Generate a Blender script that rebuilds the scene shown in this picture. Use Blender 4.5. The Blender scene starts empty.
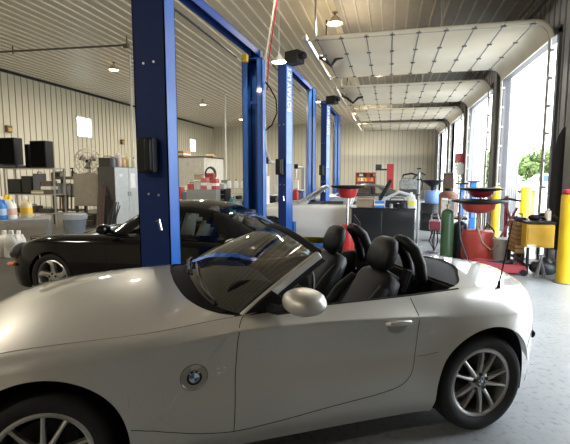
import bpy, bmesh, math, random
import numpy as np
from mathutils import Vector, Matrix

random.seed(7)
R = math.radians
PI = math.pi
S = bpy.context.scene
COL = S.collection

# ------------------------------------------------------------------ camera
EYE = 1.6267
YAW, PITCH, FPX = R(13.6), R(6.1), 428.0
cam_d = bpy.data.cameras.new('camera')
cam = bpy.data.objects.new('camera', cam_d)
COL.objects.link(cam)
cam.location = (0, 0, EYE)
cam.rotation_euler = (R(90) - PITCH, 0, YAW)
cam_d.sensor_width = 36
cam_d.lens = FPX / 570 * 36
cam_d.clip_start = .05
cam_d.clip_end = 500
S.camera = cam

# ------------------------------------------------------------------ sky, sun, exposure
w = bpy.data.worlds.new('sky'); S.world = w
w.use_nodes = True
bg = w.node_tree.nodes['Background']
bg.inputs[0].default_value = (.86, .93, 1.0, 1)
bg.inputs[1].default_value = 7.5
sun_d = bpy.data.lights.new('sun', 'SUN')
sun_d.energy = 3.0; sun_d.angle = R(3); sun_d.color = (1, .95, .86)
sun = bpy.data.objects.new('sun', sun_d); COL.objects.link(sun)
sun.rotation_euler = (R(38), 0, R(-70))
S.view_settings.view_transform = 'Standard'
S.view_settings.look = 'None'
S.view_settings.gamma = 1
S.view_settings.use_curve_mapping = False
S.view_settings.exposure = 0.4
LAMP_W = 210.0

# ------------------------------------------------------------------ pixel -> world at a chosen depth
_fw = np.array([-math.sin(YAW) * math.cos(PITCH), math.cos(YAW) * math.cos(PITCH), -math.sin(PITCH)])
_rt = np.array([math.cos(YAW), math.sin(YAW), 0.0])
_up = np.cross(_rt, _fw)
def _ray(px, py): return (_fw * FPX + _rt * (px - 285) + _up * (222 - py)) / FPX
def at(px, py, Y):
    d = _ray(px, py); t = Y / d[1]
    return (t * d[0], Y, EYE + t * d[2])
def atx(px, py, X):
    d = _ray(px, py); t = X / d[0]
    return (X, t * d[1], EYE + t * d[2])
def on(px, py, z=0.0):
    d = _ray(px, py); t = (z - EYE) / d[2]
    return (t * d[0], t * d[1], z)

# ------------------------------------------------------------------ materials
_M = {}
def mat(name, rgb, rough=.5, metal=0.0, coat=0.0, var=.08, scale=6.0, bump=0.0, emit=0.0, alpha=1.0, trans=0.0, spec=.5):
    if name in _M: return _M[name]
    m = bpy.data.materials.new(name); m.use_nodes = True
    nt = m.node_tree; N = nt.nodes; L = nt.links
    b = N['Principled BSDF']
    b.inputs['Roughness'].default_value = rough
    b.inputs['Metallic'].default_value = metal
    b.inputs['Coat Weight'].default_value = coat
    b.inputs['Coat Roughness'].default_value = .04
    b.inputs['Specular IOR Level'].default_value = spec
    tc = N.new('ShaderNodeTexCoord'); nz = N.new('ShaderNodeTexNoise')
    nz.inputs['Scale'].default_value = scale; nz.inputs['Detail'].default_value = 4
    L.new(tc.outputs['Object'], nz.inputs['Vector'])
    cr = N.new('ShaderNodeValToRGB')
    lo = [max(0, c * (1 - var)) for c in rgb]; hi = [min(1, c * (1 + var)) for c in rgb]
    cr.color_ramp.elements[0].position = .3; cr.color_ramp.elements[1].position = .7
    cr.color_ramp.elements[0].color = (*lo, 1); cr.color_ramp.elements[1].color = (*hi, 1)
    L.new(nz.outputs[0], cr.inputs[0]); L.new(cr.outputs[0], b.inputs['Base Color'])
    if bump:
        bp = N.new('ShaderNodeBump'); bp.inputs['Strength'].default_value = bump
        bp.inputs['Distance'].default_value = .01
        L.new(nz.outputs[0], bp.inputs['Height']); L.new(bp.outputs[0], b.inputs['Normal'])
    if emit:
        b.inputs['Emission Color'].default_value = (*rgb, 1); b.inputs['Emission Strength'].default_value = emit
    if trans: b.inputs['Transmission Weight'].default_value = trans
    if alpha < 1: b.inputs['Alpha'].default_value = alpha
    _M[name] = m
    return m

def glass_mat(name, tint=(.9, .95, .95), refl=.12, rough=.0):
    """thin pane: mostly clear, reflecting more at grazing angles"""
    if name in _M: return _M[name]
    m = bpy.data.materials.new(name); m.use_nodes = True
    nt = m.node_tree; N = nt.nodes; L = nt.links
    N.remove(N['Principled BSDF'])
    out = N['Material Output']
    t = N.new('ShaderNodeBsdfTransparent'); t.inputs[0].default_value = (*tint, 1)
    g = N.new('ShaderNodeBsdfGlossy'); g.inputs['Roughness'].default_value = rough
    fr = N.new('ShaderNodeLayerWeight'); fr.inputs[0].default_value = .5
    pw = N.new('ShaderNodeMath'); pw.operation = 'POWER'; pw.inputs[1].default_value = 4
    L.new(fr.outputs['Facing'], pw.inputs[0])
    mp = N.new('ShaderNodeMapRange')
    mp.inputs[1].default_value = 0; mp.inputs[2].default_value = 1
    mp.inputs[3].default_value = refl * .5; mp.inputs[4].default_value = 1
    mx = N.new('ShaderNodeMixShader')
    L.new(pw.outputs[0], mp.inputs[0]); L.new(mp.outputs[0], mx.inputs[0])
    L.new(t.outputs[0], mx.inputs[1]); L.new(g.outputs[0], mx.inputs[2]); L.new(mx.outputs[0], out.inputs[0])
    _M[name] = m
    return m

def hexc(r, g, b):
    f = lambda c: ((c / 255 + .055) / 1.055) ** 2.4 if c > 10 else c / 255 / 12.92
    return (f(r), f(g), f(b))

# ------------------------------------------------------------------ mesh building
def sp(xs, ys):
    """monotone cubic interpolation"""
    xs = np.array(xs, float); ys = np.array(ys, float)
    h = np.diff(xs); d = np.diff(ys) / h
    m = np.zeros_like(ys)
    for i in range(1, len(xs) - 1):
        if d[i - 1] * d[i] > 0:
            w1 = 2 * h[i] + h[i - 1]; w2 = h[i] + 2 * h[i - 1]
            m[i] = (w1 + w2) / (w1 / d[i - 1] + w2 / d[i])
    m[0] = d[0]; m[-1] = d[-1]
    def f(x):
        x = np.clip(np.asarray(x, float), xs[0], xs[-1])
        i = np.clip(np.searchsorted(xs, x, side='right') - 1, 0, len(xs) - 2)
        t = (x - xs[i]) / h[i]
        return ((1 + 2 * t) * (1 - t) ** 2 * ys[i] + t * (1 - t) ** 2 * h[i] * m[i]
                + t * t * (3 - 2 * t) * ys[i + 1] + t * t * (t - 1) * h[i] * m[i + 1])
    return f

class MB:
    def __init__(self): self.v = []; self.f = []; self.mi = []
    def add(self, vs, fs, mi=0, M=None):
        o = len(self.v)
        for p in vs:
            p = Vector(p)
            self.v.append(tuple(M @ p) if M is not None else tuple(p))
        for f in fs: self.f.append([o + i for i in f]); self.mi.append(mi)
        return self
    def box(self, c, s, rz=0, mi=0, M=None):
        x, y, z = s[0] / 2, s[1] / 2, s[2] / 2
        vs = [(-x, -y, -z), (x, -y, -z), (x, y, -z), (-x, y, -z), (-x, -y, z), (x, -y, z), (x, y, z), (-x, y, z)]
        T = Matrix.Translation(c) @ (M if M is not None else Matrix.Rotation(rz, 4, 'Z'))
        return self.add(vs, [(0, 3, 2, 1), (4, 5, 6, 7), (0, 1, 5, 4), (1, 2, 6, 5), (2, 3, 7, 6), (3, 0, 4, 7)], mi, T)
    def bx(self, x0, x1, y0, y1, z0, z1, mi=0):
        return self.box(((x0 + x1) / 2, (y0 + y1) / 2, (z0 + z1) / 2), (abs(x1 - x0), abs(y1 - y0), abs(z1 - z0)), 0, mi)
    def rings(self, rings, closed=True, caps=True, mi=0):
        n = len(rings[0]); o = len(self.v)
        for r in rings: self.v += [tuple(p) for p in r]
        m = n if closed else n - 1
        for i in range(len(rings) - 1):
            for j in range(m):
                a = o + i * n + j; b = o + i * n + (j + 1) % n
                self.f.append([a, b, b + n, a + n]); self.mi.append(mi)
        if caps and closed:
            self.f.append([o + j for j in range(n)][::-1]); self.mi.append(mi)
            e = o + (len(rings) - 1) * n
            self.f.append([e + j for j in range(n)]); self.mi.append(mi)
        return self
    def cyl(self, p0, p1, r0, r1=None, n=16, mi=0, caps=True):
        r1 = r0 if r1 is None else r1
        p0, p1 = Vector(p0), Vector(p1); d = (p1 - p0).normalized()
        a = d.orthogonal().normalized(); b = d.cross(a)
        ring = lambda p, r: [p + (a * math.cos(t) + b * math.sin(t)) * r for t in [2 * PI * k / n for k in range(n)]]
        return self.rings([ring(p0, r0), ring(p1, r1)], True, caps, mi)
    def tube(self, pts, r, n=8, mi=0, closed=False):
        P = [Vector(p) for p in pts]; rs = []
        up = None
        rr = r if isinstance(r, (list, tuple)) else [r] * len(P)
        for i, p in enumerate(P):
            if closed: d = (P[(i + 1) % len(P)] - P[i - 1]).normalized()
            else: d = (P[min(i + 1, len(P) - 1)] - P[max(i - 1, 0)]).normalized()
            if up is None: a = d.orthogonal().normalized()
            else: a = (up - d * up.dot(d)); a = a.normalized() if a.length > 1e-6 else d.orthogonal().normalized()
            up = a; b = d.cross(a)
            rs.append([p + (a * math.cos(t) + b * math.sin(t)) * rr[i] for t in [2 * PI * k / n for k in range(n)]])
        if closed: rs.append(rs[0])
        return self.rings(rs, True, not closed, mi)
    def lathe(self, prof, c=(0, 0, 0), M=None, n=32, mi=0, caps=True):
        """prof: (radius, height) along local z"""
        T = Matrix.Translation(c) @ (M if M is not None else Matrix.Identity(4))
        rs = [[T @ Vector((max(r, 1e-4) * math.cos(t), max(r, 1e-4) * math.sin(t), z)) for t in [2 * PI * k / n for k in range(n)]] for r, z in prof]
        return self.rings(rs, True, caps, mi)
    def ell(self, c, s, n=16, m=10, M=None, mi=0, e=1.0):
        T = Matrix.Translation(c) @ (M if M is not None else Matrix.Identity(4))
        sg = lambda v: math.copysign(abs(v) ** e, v)
        rs = []
        for i in range(m + 1):
            a = -PI / 2 + PI * i / m
            rs.append([T @ Vector((s[0] * sg(max(math.cos(a), 1e-3)) * sg(math.cos(t)), s[1] * sg(max(math.cos(a), 1e-3)) * sg(math.sin(t)), s[2] * sg(math.sin(a)))) for t in [2 * PI * k / n for k in range(n)]])
        return self.rings(rs, True, True, mi)
    def grid(self, P, mi=0, flip=False):
        nu, nv = len(P), len(P[0]); o = len(self.v)
        for r in P: self.v += [tuple(p) for p in r]
        for i in range(nu - 1):
            for j in range(nv - 1):
                a = o + i * nv + j
                q = [a, a + 1, a + nv + 1, a + nv]
                self.f.append(q[::-1] if flip else q); self.mi.append(mi)
        return self
    def prism(self, out, d0, d1, M=None, mi=0):
        """outline (a,b) in local xy, from z=d0 to z=d1"""
        n = len(out)
        vs = [(a, b, d0) for a, b in out] + [(a, b, d1) for a, b in out]
        fs = [list(range(n))[::-1], [n + i for i in range(n)]] + [[i, (i + 1) % n, n + (i + 1) % n, n + i] for i in range(n)]
        return self.add(vs, fs, mi, M)
    def build(self, name, m, parent=None, smooth=35, bevel=0, loc=None, rz=0, recalc=True, solid=0, offset=-1):
        me = bpy.data.meshes.new(name)
        bm = bmesh.new()
        vs = [bm.verts.new(p) for p in self.v]
        for f, k in zip(self.f, self.mi):
            try:
                F = bm.faces.new([vs[i] for i in f]); F.material_index = k
            except ValueError: pass
        bmesh.ops.remove_doubles(bm, verts=bm.verts, dist=2e-5)
        if recalc: bmesh.ops.recalc_face_normals(bm, faces=bm.faces)
        bm.to_mesh(me); bm.free()
        for x in (m if isinstance(m, (list, tuple)) else [m]): me.materials.append(x)
        if smooth:
            me.shade_smooth()
            if smooth < 180: me.set_sharp_from_angle(angle=R(smooth))
        o = bpy.data.objects.new(name, me); COL.objects.link(o)
        if parent is not None: o.parent = parent
        if loc is not None: o.location = loc
        o.rotation_euler = (0, 0, rz)
        if bevel:
            b = o.modifiers.new('bevel', 'BEVEL'); b.width = bevel; b.segments = 2; b.limit_method = 'ANGLE'; b.angle_limit = R(40)
        if solid:
            s = o.modifiers.new('solid', 'SOLIDIFY'); s.thickness = solid; s.offset = offset
        return o

def thing(name, label, cat, loc=(0, 0, 0), rz=0, group=None):
    o = bpy.data.objects.new(name, None); COL.objects.link(o)
    o.empty_display_size = .1
    o.location = loc; o.rotation_euler = (0, 0, rz)
    return tag(o, label, cat, group)
def tag(o, label, cat, group=None, kind=None):
    if label: o['label'] = label
    if cat: o['category'] = cat
    if group: o['group'] = group
    if kind: o['kind'] = kind
    return o
def struct(o):
    o['kind'] = 'structure'; return o
def dup(root, loc, rz=None, label=None, scale=None):
    r = root.copy(); COL.objects.link(r); r.location = loc
    if rz is not None: r.rotation_euler = (0, 0, rz)
    if scale is not None: r.scale = scale
    if label: r['label'] = label
    for ch in list(root.children):
        c = ch.copy(); COL.objects.link(c); c.parent = r
        for g in list(ch.children):
            d = g.copy(); COL.objects.link(d); d.parent = c
    return r
def RX(a): return Matrix.Rotation(a, 4, 'X')
def RY(a): return Matrix.Rotation(a, 4, 'Y')
def RZ(a): return Matrix.Rotation(a, 4, 'Z')
def TR(x, y, z): return Matrix.Translation((x, y, z))
def text_mesh(body, size, extrude=.002, bold=False):
    c = bpy.data.curves.new('lettering', 'FONT'); c.body = body; c.size = size; c.extrude = extrude
    c.align_x = 'CENTER'; c.align_y = 'CENTER'; c.offset = .02 * size if bold else 0
    o = bpy.data.objects.new('lettering', c); COL.objects.link(o)
    dg = bpy.context.evaluated_depsgraph_get()
    me = bpy.data.meshes.new_from_object(o.evaluated_get(dg))
    COL.objects.unlink(o); bpy.data.objects.remove(o); bpy.data.curves.remove(c)
    return me
def lettering(body, size, m, parent, M, name='lettering', bold=False):
    me = text_mesh(body, size, bold=bold); me.transform(M); me.materials.clear(); me.materials.append(m)
    o = bpy.data.objects.new(name, me); COL.objects.link(o); o.parent = parent
    return o

# common materials
STEEL = mat('bare_steel', (.42, .42, .42), .38, 1)
CHROME = mat('chrome', (.75, .75, .75), .12, 1)
BLACK = mat('black_plastic', (.005, .005, .006), .5, spec=.3)
BLACKGLOSS = mat('black_gloss', (.008, .008, .009), .12)
RUBBER = mat('tyre_rubber', (.010, .010, .011), .75, bump=.2, scale=60)
DARKMETAL = mat('dark_metal', (.035, .035, .038), .5, .6)
WHITE = mat('white_plastic', (.75, .75, .72), .4)
WHITEP = mat('white_paint', (.66, .65, .6), .45)
RED = mat('red_paint', (.45, .022, .022), .35)
REDD = mat('faded_red_paint', (.42, .06, .05), .5, var=.2)
YELLOW = mat('yellow_paint', (.80, .52, .015), .45, var=.12, scale=3)
BLUE = mat('blue_plastic', (.02, .13, .55), .4)
GREYP = mat('grey_plastic', (.16, .18, .21), .5)
LIGHTGREY = mat('light_grey_paint', (.47, .50, .50), .4)
CARDBOARD = mat('cardboard', (.36, .24, .13), .85)
WOOD = mat('wood', (.34, .2, .08), .7, var=.3, scale=10)
CREAM = mat('cream_paint', (.50, .45, .34), .5)

# ------------------------------------------------------------------ room shell
XL, XR, YB, YF, ZC = -14.2, 3.2, 33.5, -8.0, 5.65
DOORS = [(3.4, 7.45), (9.75, 13.8), (15.2, 19.2), (20.65, 24.6), (26.1, 30.0)]
DH = 4.4
# floor: sealed concrete with mottled wear
fm = bpy.data.materials.new('sealed_concrete'); fm.use_nodes = True
def _floor(m):
    N = m.node_tree.nodes; L = m.node_tree.links; b = N['Principled BSDF']
    tc = N.new('ShaderNodeTexCoord')
    n1 = N.new('ShaderNodeTexNoise'); n1.inputs['Scale'].default_value = .9; n1.inputs['Detail'].default_value = 8; n1.inputs['Roughness'].default_value = .65
    n2 = N.new('ShaderNodeTexNoise'); n2.inputs['Scale'].default_value = 22; n2.inputs['Detail'].default_value = 6
    c1 = N.new('ShaderNodeValToRGB'); c2 = N.new('ShaderNodeValToRGB')
    c1.color_ramp.elements[0].color = (.225, .24, .25, 1); c1.color_ramp.elements[1].color = (.345, .36, .37, 1)
    c1.color_ramp.elements[0].position = .3; c1.color_ramp.elements[1].position = .7
    c2.color_ramp.elements[0].color = (.6, .6, .6, 1); c2.color_ramp.elements[1].color = (1, 1, 1, 1)
    c2.color_ramp.elements[0].position = .32; c2.color_ramp.elements[1].position = .46
    mx = N.new('ShaderNodeMixRGB'); mx.blend_type = 'MULTIPLY'; mx.inputs[0].default_value = .8
    for n in (n1, n2): L.new(tc.outputs['Object'], n.inputs['Vector'])
    L.new(n1.outputs[0], c1.inputs[0]); L.new(n2.outputs[0], c2.inputs[0])
    L.new(c1.outputs[0], mx.inputs[1]); L.new(c2.outputs[0], mx.inputs[2]);     # slab turns darker and browner towards the left wall
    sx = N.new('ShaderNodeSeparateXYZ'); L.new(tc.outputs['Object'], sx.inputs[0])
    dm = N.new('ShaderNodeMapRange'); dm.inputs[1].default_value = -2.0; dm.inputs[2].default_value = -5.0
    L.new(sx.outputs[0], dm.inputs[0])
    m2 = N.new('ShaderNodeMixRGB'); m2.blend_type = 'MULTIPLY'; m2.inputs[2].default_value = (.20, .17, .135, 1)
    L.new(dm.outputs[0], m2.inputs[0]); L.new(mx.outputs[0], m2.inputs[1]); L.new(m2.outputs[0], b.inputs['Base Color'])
    mr = N.new('ShaderNodeMapRange'); mr.inputs[3].default_value = .28; mr.inputs[4].default_value = .5
    L.new(n1.outputs[0], mr.inputs[0]); L.new(mr.outputs[0], b.inputs['Roughness'])
    bp = N.new('ShaderNodeBump'); bp.inputs['Strength'].default_value = .12; bp.inputs['Distance'].default_value = .01
    L.new(n2.outputs[0], bp.inputs['Height']); L.new(bp.outputs[0], b.inputs['Normal'])
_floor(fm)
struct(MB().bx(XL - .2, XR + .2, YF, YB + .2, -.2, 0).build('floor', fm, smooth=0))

PANEL = mat('cream_liner_panel', (.60, .56, .435), .42, var=.03, scale=.6)
PANELC = mat('ceiling_liner_panel', (.56, .50, .385), .42, var=.03, scale=.6)
RIB_SHEEN = mat('ceiling_rib_sheen', (.76, .70, .56), .4, var=.02)  # liner ribs: glossy reflection painted in as a paler colour
GROOVE = mat('panel_groove', (.22, .19, .13), .6, var=.03)
STEELFR = mat('grey_steel_frame', (.13, .13, .135), .5, var=.1, scale=2)
WALLGREY = mat('grey_wall_panel', (.32, .32, .325), .5, var=.06, scale=1)

def ribbed(name, axis, fixed, a0, a1, z0, z1, side, m, holes=()):
    """wall of ribbed liner: flat panel with raised narrow ribs each .305 m. holes: (a0,a1,z0,z1)"""
    b = MB()
    cuts = sorted(set([a0, a1] + [h[0] for h in holes] + [h[1] for h in holes]))
    def put(p0, p1, q0, q1, d0, d1, mi):
        lo, hi = sorted((fixed + d0 * side, fixed + d1 * side))
        if axis == 'X': b.bx(lo, hi, p0, p1, q0, q1, mi)
        else: b.bx(p0, p1, lo, hi, q0, q1, mi)
    for c0, c1 in zip(cuts, cuts[1:]):
        hs = sorted([h for h in holes if h[0] <= c0 + 1e-6 and h[1] >= c1 - 1e-6], key=lambda h: h[2])
        z = z0
        for h in hs:
            if h[2] > z: put(c0, c1, z, h[2], -.12, 0, 0)
            z = h[3]
        if z < z1: put(c0, c1, z, z1, -.12, 0, 0)
    a = a0 + .15
    while a < a1:
        zs = [(z0, z1)]
        for h in holes:
            if h[0] - .05 < a < h[1] + .05: zs = [(z0, h[2]), (h[3], z1)]
        for q0, q1 in zs:
            if q1 - q0 > .05:
                put(a - .012, a + .012, q0, q1, 0, .006, 1)
                put(a + .012, a + .05, q0, q1, 0, .02, 0)
        a += .305
    return struct(b.build(name, m, smooth=0))
WIN = [(17.4, 18.5, 3.45, 4.45), (29.1, 30.1, 3.4, 4.4)]
ribbed('wall_left', 'X', XL, YF, YB, 0, ZC, 1, [PANEL, GROOVE], WIN)
ribbed('wall_back', 'Y', YB, XL, XR, 0, ZC, -1, [PANEL, GROOVE])
ribbed('wall_front', 'Y', YF, XL, XR, 0, ZC, 1, [PANEL, GROOVE])
ribbed('wall_right', 'X', XR, YF, YB, 0, ZC, -1, [WALLGREY, STEELFR], [(a, b_, 0, DH) for a, b_ in DOORS])
# ceiling
XD = -1.35   # bare metal deck over the door bays, painted liner elsewhere
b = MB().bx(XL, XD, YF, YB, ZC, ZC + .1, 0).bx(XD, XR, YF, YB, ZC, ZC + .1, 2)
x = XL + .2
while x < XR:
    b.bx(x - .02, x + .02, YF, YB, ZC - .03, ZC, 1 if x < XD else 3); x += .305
struct(b.build('ceiling', [PANELC, RIB_SHEEN, mat('bare_roof_deck', (.20, .19, .175), .5, .2), mat('bare_deck_rib', (.34, .32, .29), .45, .2)], smooth=0))
struct(MB().bx(XL, XL + .05, YF, YB, ZC - .13, ZC - .03).build('trim_1', DARKMETAL, smooth=0))
for i, (a0, a1, z0, z1) in enumerate(WIN):
    fr = MB()
    for (p0, p1, q0, q1) in ((a0, a1, z0, z0 + .06), (a0, a1, z1 - .06, z1), (a0, a0 + .06, z0, z1), (a1 - .06, a1, z0, z1), ((a0 + a1) / 2 + .15, (a0 + a1) / 2 + .2, z0, z1)):
        fr.bx(XL - .1, XL + .03, p0, p1, q0, q1)
    o = struct(fr.build('window_%d' % (i + 1), WHITEP, smooth=0))
    MB().bx(XL - .06, XL - .05, a0 + .03, a1 - .03, z0 + .03, z1 - .03).build('window_pane', glass_mat('window_glass'), o, smooth=0)
# overhead doors, rolled up under the ceiling, with tracks
DOORP = mat('cream_door_panel', (.66, .60, .47), .4, var=.04, scale=2)
for i, (a0, a1) in enumerate(DOORS):
    d = MB()
    zt = DH + .32
    # jambs and header
    for (p0, p1, q0, q1) in ((a0 - .12, a0, 0, DH + .1), (a1, a1 + .12, 0, DH + .1), (a0 - .12, a1 + .12, DH, DH + .14)):
        d.bx(XR - .06, XR + .14, p0, p1, q0, q1)
    dr = struct(d.build('door_%d' % (i + 1), STEELFR, smooth=0))
    pn = MB(); jn = MB()
    # rolled-up sections: one curved, seven flat, running into the room
    P = []
    for k in range(7):
        t = k / 6 * PI / 2
        P.append((XR - .12 - .34 * (1 - math.cos(t)), DH - .04 + .34 * math.sin(t)))
    for x in np.arange(XR - .46 - .55, XR - .46 - .55 * 8.1, -.55): P.append((x, DH + .30))
    o_ = [[(x, y, z) for y in (a0 + .02, a1 - .02)] for x, z in P]
    pn.grid(o_)
    pn.build('door_panel', DOORP, dr, smooth=50, solid=.045, offset=0)
    for x, z in P[6:]:
        jn.bx(x - .012, x + .012, a0 + .02, a1 - .02, z - .03, z - .022)
        for y in np.linspace(a0 + .15, a1 - .15, 4): jn.bx(x - .05, x + .05, y - .03, y + .03, z - .045, z - .022)
    jn.build('panel_joint', STEELFR, dr, smooth=0)
    tk = MB()
    for y in (a0 + .20, a1 - .03):
        pts = [(XR - .12, y, .0), (XR - .12, y, DH - .16)] + [(x, y, z) for x, z in P[1:7]] + [(XR - 5.1, y, DH + .30)]
        tk.tube(pts, .032, 6)
        for z in np.arange(.3, DH, .55): tk.box((XR - .09, y, z), (.1, .1, .05))
        for x in (XR - 2.2, XR - 4.9): tk.bx(x - .02, x + .02, y - .02, y + .02, DH + .3, ZC)
    tk.bx(XR - 5.14, XR - 5.06, a0 - .05, a1 + .05, DH + .24, DH + .34)
    tk.build('door_track', mat('galvanised_track', (.42, .40, .36), .4, .6), dr, smooth=40)
    tb = MB().cyl((XR - .25, a0 - .2, DH + .75), (XR - .25, a1 + .2, DH + .75), .07)
    tb.build('torsion_spring', DARKMETAL, dr, smooth=40)
# steel posts of the frame stand flush in the wall between the doors
for i, y in enumerate((8.6, 14.5, 19.93, 25.35)):
    f = MB().bx(XR - .10, XR - .02, y - .14, y + .14, 0, ZC).bx(XR - .14, XR - .10, y - .17, y + .17, 0, ZC)
    struct(f.build('trim_%d' % (i + 2), mat('painted_column', (.16, .155, .14), .5), smooth=0))
# ------------------------------------------------------------------ silver roadster
PAINT = mat('silver_paint', (.54, .52, .475), .40, .60, coat=1.0, var=.015, scale=3)
GAP = mat('panel_gap', (.012, .011, .010), .7)
TRIM = mat('dark_trim', (.008, .008, .009), .75, spec=.2)
LEATHER = mat('black_leather', (.010, .010, .011), .5, bump=.12, scale=70, spec=.35)
FABRIC = mat('soft_top_fabric', (.03, .031, .035), .85, bump=.2, scale=90)
CARPET = mat('dark_carpet', (.008, .008, .009), .95)
ALLOY = mat('silver_alloy', (.52, .51, .49), .3, .85, coat=.4)
FRIM = mat('wheel_barrel', (.03, .03, .032), .5, .6)

def sell(t, p, q): return max(0.0, 1 - t ** p) ** (1 / q)
def W_(x):
    base = float(_Wm(x))
    if x < -.15: base *= sell(min(1, (-.15 - x) / .65), 2.4, 2.2)
    if x > 2.6: base *= sell(min(1, (x - 2.6) / .69), 2.05, 2.0)
    return base
_Wm = sp([-.8, -.15, 0, .3, .5, .95, 1.4, 1.9, 2.2, 2.45, 2.75, 3.29], [.866, .866, .872, .868, .855, .846, .846, .855, .872, .886, .875, .875])
_zr = sp([-.8, -.6, -.4, -.15, 0, .18, .45, .95, 1.28, 1.6, 2.0, 2.2, 2.45, 2.7, 2.9, 3.1, 3.2, 3.29],
         [.58, .68, .765, .823, .836, .843, .850, .874, .888, .893, .902, .912, .920, .905, .878, .845, .825, .78])
_yd = sp([-.8, 0, .5, .95, 1.3, 2.0, 2.3, 2.5, 2.8, 3.1, 3.29], [.12, .10, .08, .125, .12, .12, .13, .15, .16, .14, .10])
_zc = sp([-.8, -.5, -.15, 0, .45, .95, 1.1, 1.8, 2.2, 2.45, 2.8, 3.1, 3.29], [.50, .66, .755, .765, .79, .835, .84, .818, .79, .775, .76, .72, .65])
_hc = sp([-.8, -.7, -.5, -.25, 0, .3, .66, .95], [.60, .67, .785, .885, .938, .968, .988, 1.0])
_dc = sp([2.2, 2.6, 2.9, 3.1, 3.22, 3.29], [.955, .952, .940, .908, .882, .81])
_z0 = sp([-.8, -.5, -.3, .5, 1.0, 2.1, 2.8, 3.0, 3.29], [.24, .20, .19, .19, .18, .19, .24, .27, .34])
AR = [(0.0, .335, .388), (2.495, .335, .372)]
TK = [0, .18, .42, .66, .86, 1]
DOORO = [-.065, -.012, 0, -.022, -.018, -.004]
ARCHO = [-.05, -.012, .002, .006, .002, -.012]
def flank(x, z):
    W = W_(x); zc = float(_zc(x)); t = (z - .18) / (zc - .18)
    a = max(math.exp(-((x - 0) / .36) ** 4), math.exp(-((x - 2.495) / .36) ** 4), 1 if x < 0 or x > 2.5 else 0)
    o = [d * (1 - a) + e * a for d, e in zip(DOORO, ARCHO)]
    y = W + float(sp(TK, o)(t)) * min(1, W / .8)
    # crease that falls from the windscreen pillar to the front of the sill
    if .35 < x < 1.35:
        nx, nz = .732, -.681
        d = (x - .70) * nx + (z - .62) * nz
        al = (x - .70) * .681 + (z - .62) * .732
        f = max(0, min(1, (.36 - abs(al)) / .10))
        if d > -.01: y -= .012 * f * min(1, (d + .01) / .02) * math.exp(-max(0, d) / .16)
    # lip around the wheel openings
    for cx, cz, rr in AR:
        q = math.hypot(x - cx, z - cz) - rr
        if -.01 < q < .10: y += .010 * (1 - max(0, q) / .10) ** 2
    return y
def low(x):
    z = float(_z0(x))
    for cx, cz, rr in AR:
        if abs(x - cx) < rr: z = max(z, cz + math.sqrt(rr * rr - (x - cx) ** 2))
    return z
NL, NU = 38, 12
def ridge_y(x): return W_(x) * (1 - float(_yd(x)) / .87)
def section(x, z0=None):
    z0 = low(x) if z0 is None else z0
    zc = float(_zc(x)); pts = []
    for k in range(NL + 1):
        z = z0 + (zc - z0) * k / NL
        pts.append((flank(x, z), z))
    yc = pts[-1][0]; yr, zr = ridge_y(x), float(_zr(x))
    k_ = max(0, min(1, (x - .45) / .4)) * max(0, min(1, (2.35 - x) / .35))
    cy, cz = yc - (.30 + .22 * k_) * (yc - yr), zr - (.22 + .33 * k_) * (zr - zc)
    for k in range(1, NU + 1):
        t = k / NU
        pts.append(((1 - t) ** 2 * yc + 2 * t * (1 - t) * cy + t * t * yr, (1 - t) ** 2 * zc + 2 * t * (1 - t) * cz + t * t * zr))
    return pts
def side_y(x, z):
    s = section(x, float(_z0(x)))
    return float(np.interp(z, [p[1] for p in s], [p[0] for p in s]))
def hood_z(x, y):
    yr = max(ridge_y(x), .02)
    return float(_zr(x)) + (float(_hc(x)) - float(_zr(x))) * (1 - min(1, abs(y) / yr) ** 2.2)
def deck_z(x, y):
    yr = max(ridge_y(x), .02)
    return float(_zr(x)) + (float(_dc(x)) - float(_zr(x))) * (1 - min(1, abs(y) / yr) ** 2.4)

car = thing('roadster', 'silver open-top roadster with black seats parked in the foreground', 'car', (-1.958, 2.2483, 0), 0.5407648)
# stations along the car
xs = list(-.15 - .65 * np.sin(np.linspace(PI / 2, 0, 26)) ** 1.0)[:-1]
def span(a, b, n): return list(np.linspace(a, b, n, endpoint=False))
A0, A1 = AR
xs = [x for x in xs if x < A0[0] - A0[2] - .002]
xs += [A0[0] - A0[2] - 1e-4] + [A0[0] - A0[2] * math.cos(t) for t in np.linspace(0.0, PI, 61)] + [A0[0] + A0[2] + 1e-4]
xs += span(A0[2] + .01, A1[0] - A1[2] - .01, 150)
xs += [A1[0] - A1[2] - 1e-4] + [A1[0] - A1[2] * math.cos(t) for t in np.linspace(0.0, PI, 61)] + [A1[0] + A1[2] + 1e-4]
xs += [3.29 - (3.29 - A1[0] - A1[2] - .006) * (1 - math.sin(t)) for t in np.linspace(0, PI / 2, 34)]
xs = sorted(set(round(float(x), 5) for x in xs))
SEC = [section(x) for x in xs]
doorpoly = [(.985, .93), (.972, .89), (.936, .843), (.92, .7), (.911, .578), (.899, .294), (1.093, .304), (1.442, .341), (1.789, .381), (1.888, .409), (1.954, .473), (1.984, .574), (1.998, .756), (2.0, .93)]
def inpoly(x, z, P):
    c = False
    for (x0, z0), (x1, z1) in zip(P, P[1:] + P[:1]):
        if (z0 > z) != (z1 > z) and x < x0 + (z - z0) / (z1 - z0) * (x1 - x0): c = not c
    return c
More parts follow.
